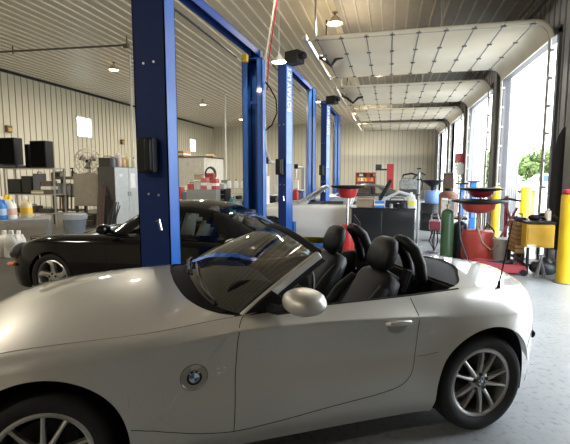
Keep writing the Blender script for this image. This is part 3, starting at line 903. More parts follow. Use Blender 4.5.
# folding booms beside the doors
for (a, Y, lb) in ((((320, 57), (326, 61), (331, 66), (336, 59), (343, 57)), 11.5, 'dark folding boom hanging beside the nearest rolled-up door'), (((341, 95), (347, 98), (353, 103), (358, 98), (363, 97)), 17.0, 'dark folding boom hanging beside the second rolled-up door')):
    P = [Vector(at(p[0], p[1], Y)) for p in a]; c0 = P[0].copy()
    t = thing('folding_boom', lb, 'boom', (c0.x, c0.y, c0.z), 0, 'folding booms by the doors')
    MB().tube([p - c0 for p in P], .045, 8).build('arm', DARKMETAL, t)
    MB().tube([P[1] - c0, P[1] - c0 + Vector((0, 0, ZC - P[1].z))], .02, 6).build('hanger', DARKMETAL, t)
    MB().ell(P[0] - c0, (.14, .1, .07)).build('boom_head', BLACK, t)
# thin pipe across the ceiling and two conduits
b = MB().tube([(-13.9, on(0, 52, 5.4)[1] + .1, 5.4), on(0, 52, 5.4), on(127, 45, 5.4)], .03, 8)
q = on(127, 45, 5.4); b.cyl((q[0] - .1, q[1], 5.38), (q[0] + .05, q[1], 5.38), .07)
b.tube([(q[0], q[1], 5.4), (q[0], q[1], ZC)], .02, 6).tube([(q[0] - 4, q[1] + .0, 5.4), (q[0] - 4, q[1], ZC)], .02, 6)
tag(b.build('gas_pipe', mat('dull_pipe', (.13, .12, .09), .6)), 'thin dark pipe running below the ceiling towards the left wall', 'pipe')
for (px, Y, lb) in ((134, 13.0, 'white conduit pole standing beyond the tall cabinet with pale doors'), (226, 20.0, 'white conduit pole standing near the back left corner')):
    x0 = at(px, 170, Y)
    tag(MB().cyl((x0[0], Y, 0), (x0[0], Y, ZC - .03), .035, n=10).cyl((x0[0], Y, 0), (x0[0], Y, .02), .09, n=12).build('conduit_pole', WHITEP), lb, 'pole', 'white conduit poles')
for i, (px, py, lb) in enumerate(((8, 129, 'small bronze wall light above the black loudspeakers'), (122, 142, 'small bronze wall light above the bottles on the tall cabinet'))):
    x0 = atx(px, py, XL + .05)
    t = thing('wall_light', lb, 'wall light', x0, 0, 'small wall lights')
    MB().box((.03, 0, 0), (.14, .24, .26)).build('housing', mat('bronze_housing', (.16, .10, .05), .4, .5), t, bevel=.02)
    MB().box((.11, 0, -.03), (.03, .18, .14)).build('lens', mat('amber_lens', (.5, .32, .12), .2), t, bevel=.01)

# ------------------------------------------------------------------ other cars
def shell(parent, xs, W, zs, zc, z0, arches, paint, inset=.14, sill=.02, name='body', cut=None, hoodp=2.3):
    """closed car body: flank, shoulder and bonnet/deck in one smooth sheet. cut(x,y): leave the face out"""
    NLo, NUp, NT = 16, 6, 14
    secs = []
    for x in xs:
        w = float(W(x)); s = float(zs(x)); c = float(zc(x)); b0 = float(z0(x))
        b = b0
        for cx, cz, r in arches:
            if abs(x - cx) < r: b = max(b, cz + math.sqrt(r * r - (x - cx) ** 2))
        sh = s - .10 * min(1, w / .5); b = min(b, sh - .005)
        P = []
        for k in range(NLo + 1):
            z = b + (sh - b) * k / NLo; t = (z - b0) / max(.05, (sh - b0))
            P.append((w * (1 - .06 * max(0, 1 - t * 3) - .035 * max(0, t - .55) * 2), z))
        yi = w * (1 - inset / .85); yc_, zc_ = P[-1]
        for k in range(1, NUp + 1):
            t = k / NUp
            P.append(((1 - t) ** 2 * yc_ + 2 * t * (1 - t) * (yc_ - .01) + t * t * yi, (1 - t) ** 2 * zc_ + 2 * t * (1 - t) * (s - .005) + t * t * s))
        for k in range(1, NT + 1):
            y = yi * (1 - k / NT); P.append((y, s + (c - s) * (1 - (y / max(yi, 1e-4)) ** hoodp)))
        secs.append(P)
    n = len(secs[0]); V = []; F = []
    full = [[(x, -y, z) for y, z in P] + [(x, y, z) for y, z in P[::-1][1:]] for x, P in zip(xs, secs)]
    m = len(full[0])
    for r in full: V += r
    for i in range(len(xs) - 1):
        for j in range(m - 1):
            a = i * m + j; f = [a, a + 1, a + m + 1, a + m]
            cx = sum(V[k][0] for k in f) / 4; cy = sum(V[k][1] for k in f) / 4; cz_ = sum(V[k][2] for k in f) / 4
            if cut and cut(cx, cy, cz_): continue
            F.append(f)
    return split_build(V, F, [(name, F)], paint, parent)[0]
def stations(x0, x1, arches, n=90):
    xs = list(np.linspace(x0, x1, n)) + [x0 + .01, x0 + .03, x1 - .01, x1 - .03]
    for cx, cz, r in arches: xs += [cx - r * math.cos(t) for t in np.linspace(0, PI, 31)] + [cx - r - 1e-4, cx + r + 1e-4]
    return sorted(set(round(float(x), 5) for x in xs))
def cabin(parent, rows, regions, paint, glass, name='roof'):
    """greenhouse. rows: (x, half width at belt, belt z, top z, roof half width). regions: list of (part name, test(x, t), material)"""
    NT = 48
    X, YB_, ZB, ZT, YT = [sp([r[0] for r in rows], [r[k] for r in rows]) for k in range(5)] if False else [None] + [sp([r[0] for r in rows], [r[k] for r in rows]) for k in range(1, 5)]
    xs = np.linspace(rows[0][0], rows[-1][0], 80); V = []; F = {}
    for x in xs:
        yb, zb, zt, yt = float(YB_(x)), float(ZB(x)), float(ZT(x)), float(YT(x))
        for k in range(NT + 1):
            t = -1 + 2 * k / NT; a = abs(t)
            if a > .55:
                u = (1 - a) / .45; y = yb + (yt - yb) * u ** 1.15; z = zb + (zt - .075 * min(1, (zt - zb) / .3) - zb) * u ** .92
            else:
                u = a / .55; y = yt * u * (1 - .06 * u * 0); z = zt - .075 * min(1, (zt - zb) / .3) * u ** 2.6
            V.append((x, math.copysign(y, t) if t else 0.0, z))
    groups = {}
    for i in range(len(xs) - 1):
        for k in range(NT):
            a = i * (NT + 1) + k; f = [a, a + 1, a + NT + 2, a + NT + 1]
            x = (xs[i] + xs[i + 1]) / 2; t = -1 + 2 * (k + .5) / NT
            nm = name
            for rn, test in regions:
                if test(x, t): nm = rn; break
            groups.setdefault((nm, t > 0 if nm == 'side_window' else None), []).append(f)
    for (nm, _), fs in groups.items():
        split_build(V, fs, [(nm, fs)], paint if nm == name else glass, parent)
def plain_wheel(parent, x, y, s, rr, tr, alloy, kind='five', w=.20):
    g = TR(x, y, tr) @ RX(R(90) if s < 0 else R(-90))
    b = MB().lathe([(rr - .015, -w / 2), (rr, .05), (rr + .006, .07), (rr - .012, .078), (rr - .025, .06), (rr - .03, -w / 2)], M=g, n=48, caps=False)
    if kind == 'twist':
        for k in range(5):
            a = 2 * PI * k / 5 + .35; rs = []
            for (r, da, hw, z) in ((.05, 0, .05, .055), (.11, -.05, .036, .066), (.16, -.02, .036, .072), (.20, .10, .047, .074), (rr - .012, .26, .062, .07)):
                T = g @ RZ(a + da)
                rs.append([T @ Vector(p) for p in ((r, -hw, z - .04), (r, hw, z - .04), (r, hw * .8, z - .004), (r, hw * .2, z + .006), (r, -hw * .8, z - .004))])
            b.rings(rs)
        b.lathe([(.01, .02), (.085, .02), (.075, .066), (.03, .072), (.01, .074)], M=g, n=24)
    else:
        for k in range(5):
            T = g @ RZ(2 * PI * k / 5 + .3); b.rings([[T @ Vector(p) for p in ((r, -h_, .03), (r, h_, .03), (r, h_, .07), (r, -h_, .07))] for r, h_ in ((.04, .035), (rr - .01, .028))])
        b.lathe([(.01, .03), (.06, .03), (.055, .075), (.01, .078)], M=g, n=20)
    rim = b.build('wheel', alloy, parent)
    MB().lathe([(rr + .002, .07), (rr + .012, .09), (tr - .04, .10), (tr - .01, .088), (tr, .06), (tr, -w / 2), (rr, -w / 2)], M=g, n=56, caps=False).build('tyre', RUBBER, rim)
    n = MB()
    for k in range(5):
        a = 2 * PI * k / 5 + PI / 2 + (.1 if kind == 'twist' else 0); n.lathe([(.001, .066), (.014, .066), (.015, .073), (.001, .073)], M=g @ TR(.05 * math.cos(a), .05 * math.sin(a), 0), n=10)
    n.build('lug_recess', BLACK, rim)
    MB().lathe([(.001, -.06), (rr - .03, -.06), (rr - .03, -.04), (.001, -.04)], M=g, n=32).build('brake_disc', FRIM, rim)
    return rim
TINT = glass_mat('car_glass', (.42, .47, .46), .18)
CLEAR = glass_mat('clear_car_glass', (.72, .78, .76), .12)
# --- black coupe on the near lift
BPAINT = mat('black_car_paint', (.004, .004, .005), .10, coat=.25, var=.02, spec=.25)
cp = thing('coupe', 'black sports coupe with twisted five-spoke silver wheels behind the near lift post', 'car', (-4.22, 5.40, 0), 0)
ar = [(0, .32, .345), (2.27, .32, .355)]
cW = sp([-.95, -.93, -.86, -.70, -.4, 0, .4, 1.2, 1.8, 2.27, 2.8, 3.05, 3.22, 3.30], [.01, .22, .48, .70, .82, .862, .85, .83, .845, .88, .82, .68, .42, .01])
czs = sp([-.95, -.8, -.5, -.2, 0, .4, .7, 1.2, 2.0, 2.5, 2.9, 3.2, 3.3], [.42, .60, .755, .835, .862, .875, .885, .885, .875, .84, .76, .65, .52])
czc = sp([-.95, -.8, -.5, 0, .4, .72, 1.2, 2.2, 2.7, 3.0, 3.2, 3.3], [.44, .56, .66, .79, .87, .93, .95, .96, .90, .80, .70, .55])
cz0 = sp([-.95, -.5, 0, 3.3], [.20, .15, .17, .25])
shell(cp, stations(-.95, 3.30, ar, 110), cW, czs, czc, cz0, ar, BPAINT, inset=.19, cut=lambda x, y, z: .95 < x < 2.35 and abs(y) < .58 and z > .8)
def reg_cp(x, t):
    return None
def side_win(x, t):
    a = abs(t)
    if not (.62 < a < .965): return False
    u = (1 - a) / .45
    return (1.02 + u * .40 < x < 2.45 - u * .60) and not abs(x - 1.78) < .02
cabin(cp, [(.66, .66, .90, .905, .60), (.80, .70, .89, .985, .60), (1.0, .735, .885, 1.13, .58), (1.22, .745, .88, 1.255, .55), (1.5, .75, .88, 1.305, .53), (1.75, .75, .88, 1.312, .52), (2.05, .745, .87, 1.28, .51), (2.4, .72, .84, 1.155, .49), (2.7, .66, .80, .985, .46), (2.95, .58, .75, .83, .42)],
      [('side_window', side_win), ('windscreen', lambda x, t: abs(t) < .52 and .76 < x < 1.20), ('rear_window', lambda x, t: abs(t) < .50 and 2.05 < x < 2.78)], BPAINT, CLEAR)
for s in (-1, 1):
    for x_ in (0, 2.27): plain_wheel(cp, x_, s * .735, s, .232, .315, ALLOY, 'twist')
    MB().ell((-.62, s * .66, .62), (.16, .13, .10), 20, 12, RY(R(-32))).build('headlamp', mat('smoked_lens', (.05, .05, .055), .05, coat=1), cp)
    MB().ell((-.72, s * .725, .445), (.10, .05, .028), 14, 8, RZ(R(-28 * s * -1))).build('indicator', mat('orange_lens', (.75, .16, .015), .2, coat=1), cp)
    m_ = MB().ell((.86, s * .90, .985), (.07, .095, .06), 16, 10, e=.8); m_.tube([(.86, s * .84, .97), (.92, s * .74, .92)], .025, 8)
    m_.build('door_mirror', BPAINT, cp)
    MB().box((1.45, s * .845, .75), (.16, .02, .03)).build('door_handle', BPAINT, cp, bevel=.008)
MB().bx(-.55, 3.0, -.66, .66, .15, .45).build('underbody', CARPET, cp, smooth=0)
for x_ in (1.45, 2.05):
    for y_ in (-.34, .34):
        b = MB(); rs = []
        for (x, z, hw) in ((x_, .45, .2), (x_ + .08, .6, .23), (x_ + .2, .85, .22), (x_ + .25, 1.0, .17), (x_ + .28, 1.13, .12), (x_ + .29, 1.16, .05)):
            rs.append([(x + a, y_ + c, z) for a, c in sup(hw, .06, .6)])
        b.rings(rs).build('seat', mat('tan_leather', (.22, .20, .17), .5) if x_ < 2 else LEATHER, cp, smooth=60)
sw = MB().tube([TR(1.28, -.34, .86) @ RY(R(-65)) @ Vector((.18 * math.cos(a), .18 * math.sin(a), 0)) for a in np.linspace(0, 2 * PI, 28, endpoint=False)], .014, 8, closed=True)
sw.tube([TR(1.28, -.34, .86) @ RY(R(-65)) @ Vector((0, y_, 0)) for y_ in (-.18, .18)], .02, 6); sw.build('steering_wheel', BLACK, cp)
dl = MB()
for xx in (.80, 1.98):
    dl.tube([(xx + .03 * math.sin(k), -(float(cW(xx)) * (1 - .035 * max(0, (z - .17) / .6 - .55) * 2) + .001), z) for k, z in zip(np.linspace(0, 3, 8), np.linspace(.24, .76, 8))], .003, 5)
dl.build('shut_line', mat('dark_gap', (.002, .002, .002), .9), cp)
# --- white convertible on the middle lift
wc = thing('convertible', 'white convertible with raked windscreen frame on the middle lift', 'car', (at(270, 222, 9.75)[0], 10.63, 0))
ar = [(0, .33, .37), (2.45, .33, .37)]
wW = sp([-.85, -.8, -.6, -.2, 0, 1, 2.45, 3.1, 3.3, 3.35], [.02, .5, .78, .85, .87, .87, .87, .8, .55, .02])
wzs = sp([-.85, -.6, 0, .7, 1.2, 2.2, 3, 3.35], [.62, .78, .90, .955, .96, .96, .93, .8])
wzc = sp([-.85, -.6, 0, .7, 1.2, 2.2, 3, 3.35], [.64, .84, .97, 1.03, 1.03, 1.0, .97, .82])
WP = mat('white_car_paint', (.80, .80, .76), .25, coat=.8, var=.02)
shell(wc, stations(-.85, 3.35, ar, 70), wW, wzs, wzc, sp([-.85, 3.35], [.2, .22]), ar, WP, cut=lambda x, y, z: .85 < x < 2.3 and abs(y) < .66 and z > .9)
for s in (-1, 1):
    for x_ in (0, 2.45): plain_wheel(wc, x_, s * .76, s, .2, .32, ALLOY)
    MB().tube([(.62, s * .70, .97), (1.18, s * .58, 1.36)], [.03, .025], 8).build('windscreen_pillar', mat('pale_pillar', (.45, .47, .46), .3, .5), wc)
MB().tube([(1.18, y_, 1.36 + .03 * (1 - (y_ / .58) ** 2)) for y_ in np.linspace(-.58, .58, 9)], .025, 8).build('windscreen_header', mat('pale_pillar', (.45, .47, .46), .3, .5), wc)
MB().add([(.62, -.68, .98), (.62, .68, .98), (1.17, .56, 1.37), (1.17, -.56, 1.37)], [(0, 1, 2, 3)]).build('windscreen', TINT, wc)
MB().bx(.8, 2.35, -.7, .7, .2, .62).bx(.7, 1.1, -.66, .66, .6, .97).build('cabin_trim', CARPET, wc, smooth=0)
for y_ in (-.36, .36): MB().box((1.75, y_, .92), (.16, .44, .6), M=RY(R(18))).ell((1.88, y_, 1.26), (.06, .13, .09)).build('seat', mat('white_leather', (.6, .6, .56), .5), wc, bevel=.04)
# --- silver coupe on the far lift, bonnet raised
sc = thing('coupe', 'silver coupe with dark roof line far behind the black cabinet', 'car', (at(340, 205, 15.0)[0] - .9, 15.9, 0))
SP = mat('far_silver_paint', (.52, .53, .54), .3, .5, coat=.6)
ar = [(0, .33, .36), (2.6, .33, .36)]
sW = sp([-.9, -.85, -.6, -.2, 1, 2.6, 3.2, 3.5, 3.56], [.02, .5, .78, .86, .87, .88, .82, .55, .02])
sz = sp([-.9, -.6, 0, .8, 2.0, 2.8, 3.2, 3.56], [.6, .74, .84, .92, .94, .93, .88, .75])
shell(sc, stations(-.9, 3.56, ar, 60), sW, sz, sp([-.9, -.6, 0, .8, 2, 2.8, 3.2, 3.56], [.62, .8, .92, 1.0, 1.0, 1.0, .95, .77]), sp([-.9, 3.56], [.2, .22]), ar, SP, cut=lambda x, y, z: 1.0 < x < 2.6 and abs(y) < .64 and z > .86)
cabin(sc, [(.7, .66, .92, .95, .6), (1.0, .74, .93, 1.13, .58), (1.4, .76, .94, 1.32, .54), (1.8, .77, .94, 1.36, .53), (2.3, .76, .94, 1.31, .51), (2.8, .70, .93, 1.12, .48), (3.15, .60, .91, .96, .44)],
      [('side_window', lambda x, t: .60 < abs(t) < .96 and 1.05 + (1 - abs(t)) * .9 < x < 2.65 - (1 - abs(t)) * 1.2 and abs(x - 1.9) > .03), ('windscreen', lambda x, t: abs(t) < .52 and .8 < x < 1.35), ('rear_window', lambda x, t: abs(t) < .5 and 2.35 < x < 2.95)], mat('dark_car_roof', (.05, .05, .052), .3, coat=.5), CLEAR)
for s in (-1, 1):
    for x_ in (0, 2.6): plain_wheel(sc, x_, s * .77, s, .22, .33, ALLOY)
# ------------------------------------------------------------------ left side of the shop
def X_(px, Y): return at(px, 176, Y)[0]
def Z_(px, py, Y): return at(px, py, Y)[2]
YS = 11.5
x0, x1 = X_(3, YS), X_(54, YS); zt = Z_(30, 168, YS)
t = thing('metal_shelf', 'grey metal shelf rack carrying the black loudspeakers', 'shelf', ((x0 + x1) / 2, YS + .25, 0))
hw = (x1 - x0) / 2
GST = mat('worn_grey_steel', (.36, .35, .32), .5, .2)
for zz, nm in ((zt, 'top_board'), (Z_(30, 194, YS), 'shelf_board'), (.45, 'shelf_board')): MB().bx(-hw, hw, -.25, .25, zz - .035, zz).build(nm, GST, t, smooth=0)
for sx in (-1, 1):
    for sy in (-1, 1): MB().bx(sx * hw - .03 * sx - .025, sx * hw - .03 * sx + .025, sy * .22 - .02, sy * .22 + .02, 0, zt).build('post', GST, t, smooth=0)
zs_ = Z_(30, 194, YS)
SPK = mat('speaker_cloth', (.002, .002, .002), .9, spec=.1)
def speaker(px0, px1, py0, Y, label, z0=zt):
    a, b_ = X_(px0, Y), X_(px1, Y); h = Z_((px0 + px1) / 2, py0, Y) - z0
    t = thing('loudspeaker', label, 'loudspeaker', ((a + b_) / 2, Y + .2, z0), 0, 'black loudspeakers on the shelf')
    w_ = b_ - a
    MB().bx(-w_ / 2, w_ / 2, -.16, .18, 0, h).build('cabinet', BLACK, t, bevel=.015)
    MB().bx(-w_ / 2 + .03, w_ / 2 - .03, -.185, -.16, .04, h - .04).build('grille', SPK, t, bevel=.01)
speaker(-6, 15, 137.5, YS, 'black loudspeaker at the left end of the shelf top', zt + .11)
speaker(30.5, 46, 140.5, YS, 'black loudspeaker facing out at the right end of the shelf top', zt)
speaker(25, 29.5, 144, YS + .05, 'narrow black loudspeaker turned sideways between the two larger ones', zt)
for a, b_, h, lb in ((-5, 16, .10, 'grey and black receiver under the left loudspeaker'), (17.5, 24.5, .085, 'slim black tape deck on the shelf top beside the receiver'),):
    xa, xb = X_(a, YS), X_(b_, YS)
    t = thing('stereo_unit', lb, 'stereo', ((xa + xb) / 2, YS + .22, zt), 0, 'stereo units on the shelf top')
    MB().bx(-(xb - xa) / 2, (xb - xa) / 2, -.2, .2, 0, h).build('case', mat('charcoal_case', (.03, .03, .032), .4), t, bevel=.008)
    MB().bx(-(xb - xa) / 2 + .02, (xb - xa) / 2 - .02, -.206, -.2, h * .45, h * .6).build('display', GREYP, t)
def boxthing(name, label, cat, px0, px1, py0, z0, Y, d, m, detail=None, group=None, bevel=.01, lid=None):
    xa, xb = X_(px0, Y), X_(px1, Y); h = Z_((px0 + px1) / 2, py0, Y) - z0; w_ = (xb - xa)
    t = thing(name, label, cat, ((xa + xb) / 2, Y + d / 2, z0), 0, group)
    MB().bx(-w_ / 2, w_ / 2, -d / 2, d / 2, 0, h).build('case' if not lid else 'body', m, t, bevel=bevel)
    if detail == 'screen':
        MB().bx(-w_ / 2 + .03, w_ / 2 - .03, -d / 2 - .008, -d / 2, .05, h - .03).build('screen', BLACKGLOSS, t)
    if detail == 'drawers':
        n = max(2, int(h / .16))
        for k in range(n):
            z = h * k / n
            dr = MB().bx(-w_ / 2 + .02, w_ / 2 - .02, -d / 2 - .012, -d / 2, z + .012, z + h / n - .012).build('drawer', m, t, bevel=.004)
            MB().bx(-w_ / 2 + .06, w_ / 2 - .06, -d / 2 - .03, -d / 2 - .012, z + h / n - .04, z + h / n - .025).build('drawer_handle', STEEL, dr)
    if detail == 'flaps':
        MB().bx(-w_ / 2, w_ / 2, -.02, .02, h, h + .002).build('tape', mat('packing_tape', (.5, .4, .25), .4), t)
        for s in (-1, 1): MB().box((0, s * d * .52, h + .02), (w_, .10, .004), M=RX(R(-25 * s))).build('flap', m, t)
    if lid is not None: MB().bx(-w_ / 2 - .01, w_ / 2 + .01, -d / 2 - .01, d / 2 + .01, h, h + .03).build('lid', lid, t, bevel=.006)
    if detail == 'handle':
        MB().tube([(-w_ * .3, 0, h), (-w_ * .28, 0, h + .05), (w_ * .28, 0, h + .05), (w_ * .3, 0, h)], .012, 8).build('handle', BLACK, t)
    if detail == 'stripe': MB().bx(-w_ / 2 - .001, w_ / 2 + .001, -d / 2 - .001, d / 2 + .001, h * .35, h * .6).build('label_band', WHITE, t)
    return t
boxthing('monitor', 'black monitor at the left of the middle shelf', 'monitor', 7, 20.5, 179, zs_, YS, .3, BLACK, 'screen', 'old monitors on the middle shelf')
boxthing('monitor', 'taller black monitor beside the grey box on the middle shelf', 'monitor', 21, 31.5, 176, zs_, YS, .3, BLACK, 'screen', 'old monitors on the middle shelf')
boxthing('storage_box', 'upright grey box on the middle shelf beside the monitors', 'box', 32.5, 39, 173.5, zs_, YS, .3, mat('grey_board', (.12, .12, .14), .6), 'handle')
boxthing('parts_bin', 'brownish parts bin at the right of the middle shelf', 'bin', 40, 50, 181, zs_, YS, .3, mat('dull_brown', (.12, .09, .07), .7), 'stripe')
boxthing('binder', 'yellowish binder lying in front of the middle shelf edge', 'binder', 30, 42, 190.5, zs_, YS - .02, .2, mat('yellowish_board', (.45, .38, .18), .6), 'stripe')
# low storage on the bottom shelf
for a, b_, y, m, lb in ((6, 18, 208, mat('dark_bin', (.03, .03, .035), .6), 'dark bin on the bottom shelf left side'), (20, 33, 206, mat('brown_bin', (.07, .05, .04), .7), 'brown bin on the bottom shelf centre'), (36, 48, 209, mat('dim_bin', (.05, .05, .05), .6), 'grey bin on the bottom shelf right side')):
    boxthing('storage_bin', lb, 'bin', a, b_, y, .45, YS, .35, m, 'handle', 'bins on the bottom shelf')

# work table with jugs, close to the left edge of the picture
YT = 6.5; tz = .86
ca, sa = math.cos(R(40)), math.sin(R(40))
t = thing('work_table', 'grey steel work table with jugs on top in front of the shelf', 'table', (-5.97, 6.5, 0), R(40))
TS = mat('worn_table_steel', (.30, .31, .31), .4, .4, var=.15)
MB().bx(-1.7, 0, 0, .85, tz - .06, tz).build('table_top', TS, t, bevel=.006)
for sx in (-1.66, -.04):
    for sy in (.04, .81): MB().bx(sx - .03, sx + .03, sy - .03, sy + .03, 0, tz - .06).build('leg', TS, t, smooth=0)
def jug(label, x, y, z, s=1.0, body=WHITE, cap=YELLOW, lab=None, group='jugs of shop fluid', liquid=None, proto={}):
    t = thing('fluid_jug', label, 'jug', (x, y, z), 0, group)
    r = lambda hw, hd, zz: [(math.copysign(abs(math.cos(a)) ** .5, math.cos(a)) * hw * s, math.copysign(abs(math.sin(a)) ** .5, math.sin(a)) * hd * s, zz * s) for a in [2 * PI * k / 20 for k in range(20)]]
    MB().rings([r(.07, .05, 0), r(.078, .056, .01), r(.078, .056, .17), r(.07, .05, .21), r(.04, .035, .255), r(.02, .02, .27), r(.02, .02, .285)]).build('bottle', body, t, smooth=60)
    MB().cyl((0, 0, .275 * s), (0, 0, .315 * s), .025 * s, .023 * s, 16).build('cap', cap, t)
    MB().tube([(.02 * s, 0, .262 * s), (.06 * s, 0, .26 * s), (.07 * s, 0, .20 * s)], .011 * s, 8).build('handle', body, t)
    if lab is not None: MB().rings([r(.0792, .0572, .06), r(.0792, .0572, .15)], caps=False).build('paper_label', lab, t, smooth=60)
    return t
OIL = mat('pale_yellow_plastic', (.62, .55, .34), .35)
p = at(27, 220, 6.6); jug('translucent jug with a yellow label at the right of the table top', p[0], 6.6, tz, 1.25, OIL, WHITE, mat('yellow_label', (.72, .45, .03), .5))
p = at(11, 220, 6.3); jug('white jug with a yellow cap and red label on the table top', p[0], 6.3, tz, 1.3, WHITE, YELLOW, mat('pale_red_label', (.62, .40, .34), .5))
p = at(2, 220, 6.2); jug('blue jug at the left edge of the table top', p[0], 6.2, tz, 1.3, mat('bright_blue_plastic', (.05, .22, .62), .35), WHITE, mat('pale_blue_label', (.4, .55, .75), .5))
p = at(7.5, 218, 6.62); jug('yellow jug behind the red-labelled jug', p[0], 6.62, tz, 1.35, YELLOW, YELLOW)
for px, py, s, lb in ((8, 256, 1.7, 'white jug on the floor at the left of the cluster below the table'), (15, 257, 1.75, 'white jug on the floor at the front of the cluster below the table'), (22, 254, 1.6, 'white jug on the floor at the right of the cluster below the table')):
    q = on(px, py); jug(lb, q[0], q[1] - .05 + .0, .0, s, WHITE, WHITE, None, 'white jugs under the table')
boxthing('tool_chest', 'low dark chest on the floor under the table', 'chest', 26, 44, 236, 0, 8.3, .5, mat('dim_brown', (.05, .04, .035), .6), 'drawers')

# second shelf unit with hanging cylinders, fan cabinet, lockers
YB2 = 12.3
xa, xb = X_(52, YB2), X_(75, YB2)
t = thing('parts_rack', 'dark parts rack with grey canisters beside the cream fan cabinet', 'rack', ((xa + xb) / 2, YB2 + .25, 0)); hw = (xb - xa) / 2
DK = mat('dark_brown_steel', (.05, .042, .035), .6)
for sx in (-1, 1):
    for sy in (-1, 1): MB().bx(sx * hw - .035, sx * hw + .035, sy * .22 - .03, sy * .22 + .03, 0, 1.75).build('post', DK, t, smooth=0)
for z_, m in ((1.62, mat('speckled_board', (.20, .20, .16), .6, var=.4, scale=14)), (.98, DK), (.5, DK)): MB().bx(-hw, hw, -.25, .25, z_ - .1 if z_ > 1.5 else z_ - .04, z_).build('shelf_board', m, t, smooth=0)
for k in range(4):
    tag(MB().lathe([(.001, 0), (.085, 0), (.09, .02), (.09, .36), (.07, .40), (.03, .42), (.001, .42)], n=18).build('canister', mat('grey_canister', (.30, .30, .30), .4), loc=((xa + hw) + (-.30 + .2 * k) * 1.0, YB2 + .15, .98)), ['grey canister at the left end of the dark rack shelf', 'grey canister second from the left on the dark rack shelf', 'grey canister second from the right on the dark rack shelf', 'grey canister at the right end of the dark rack shelf, by the cream cabinet'][k], 'canister', 'canisters on the dark rack')
RODC = [(.35, .16, .15), (.30, .20, .16), (.16, .12, .10), (.40, .30, .26), (.2, .1, .09)]
for k in range(5):
    xk = xa + hw - .30 + .15 * k
    tag(MB().cyl((0, 0, 0), (.02, 0, .42), .028, n=10).cyl((.02, 0, .42), (.02, 0, .45), .034, n=10).build('rolled_tube', mat('rod_colour_%d' % k, RODC[k], .6), loc=(xk, YB2 + .12, .5)), ['reddish tube standing at the left end of the lower rack shelf', 'brownish tube second from the left on the lower rack shelf', 'dark tube in the middle of the lower rack shelf', 'pale pink tube second from the right on the lower rack shelf', 'dark red tube at the right end of the lower rack shelf'][k], 'tube', 'tubes on the lower rack shelf')
q = at(71, 172, YB2); t = thing('spray_bottle', 'small black spray bottle on top of the dark rack', 'bottle', (q[0] - .1, YB2 + .2, 1.62))
MB().lathe([(.001, 0), (.05, 0), (.05, .16), (.02, .21), (.02, .25)], n=14).build('bottle', BLACK, t); MB().box((-.02, 0, .27), (.1, .03, .04)).build('trigger_head', BLACK, t)
boxthing('carton', 'speckled grey carton on the left end of the dark rack', 'carton', 53, 60, 172.5, 1.62, YB2 + .05, .25, mat('grey_carton', (.13, .13, .11), .8), 'flaps')
# cream cabinet on legs, with the fan
xa, xb = X_(73, 12.2), X_(97.5, 12.2); zc0, zc1 = Z_(85, 206, 12.2), Z_(85, 173.5, 12.2)
t = thing('cabinet', 'cream sheet-metal cabinet on dark legs carrying the round fan', 'cabinet', ((xa + xb) / 2, 12.45, 0)); hw = (xb - xa) / 2
MB().bx(-hw, hw, -.25, .25, zc0, zc1).build('body', mat('beige_sheet_metal', (.33, .30, .24), .5), t, bevel=.012)
MB().bx(-hw + .04, hw - .04, -.262, -.25, zc0 + .05, zc1 - .05).build('door', mat('beige_sheet_metal', (.33, .30, .24), .5), t, bevel=.004)
for sx in (-1, 1):
    for sy in (-1, 1): MB().bx(sx * (hw - .06) - .03, sx * (hw - .06) + .03, sy * .2 - .03, sy * .2 + .03, 0, zc0).build('leg', DK, t, smooth=0)
fx, fz = X_(85, 12.2), Z_(85, 161, 12.2)
t = thing('fan', 'round wire-cage fan standing on the cream cabinet', 'fan', (fx, 12.42, zc1)); cz_ = fz - zc1; rf = .42
cage = MB(); FM = TR(0, -.06, cz_) @ RZ(R(22)) @ RX(R(90))
for r_, zz in ((rf, .0), (rf * .97, .06), (rf * .97, -.06), (rf * .7, .085), (rf * .4, .095), (rf * .7, -.085)):
    cage.tube([FM @ Vector((r_ * math.cos(a), r_ * math.sin(a), zz)) for a in np.linspace(0, 2 * PI, 36, endpoint=False)],   .016 if r_ == rf else .010, 5, closed=True)
for k in range(18):
    a = 2 * PI * k / 18; cage.tube([FM @ Vector((rr * math.cos(a), rr * math.sin(a), zz)) for rr, zz in ((.05, .1), (rf * .7, .085), (rf * .97, .06), (rf, 0), (rf * .97, -.06), (.08, -.1))], .006, 4)
cage.build('cage', mat('fan_wire', (.5, .47, .4), .4, .4), t)
bl = MB()
for k in range(3):
    T = FM @ RZ(2 * PI * k / 3)
    bl.grid([[T @ Vector((r_ * math.cos(a), r_ * math.sin(a), .03 * (a - .45) / .45)) for a in np.linspace(0, .9, 6)] for r_ in (.06, .15, .26)])
bl.build('blade', mat('fan_blade', (.2, .19, .17), .4, .5), t, solid=.004, recalc=True)
MB().lathe([(.001, -.16), (.08, -.15), (.08, -.03), (.05, .04), (.001, .05)], M=FM, n=20).build('motor', DARKMETAL, t)
MB().tube([(0, .02, cz_ - .02), (0, .05, .1), (0, .05, .02)], .025, 8).lathe([(.001, 0), (.16, 0), (.15, .03), (.001, .04)], c=(0, .05, 0), n=24).build('stand', DARKMETAL, t)
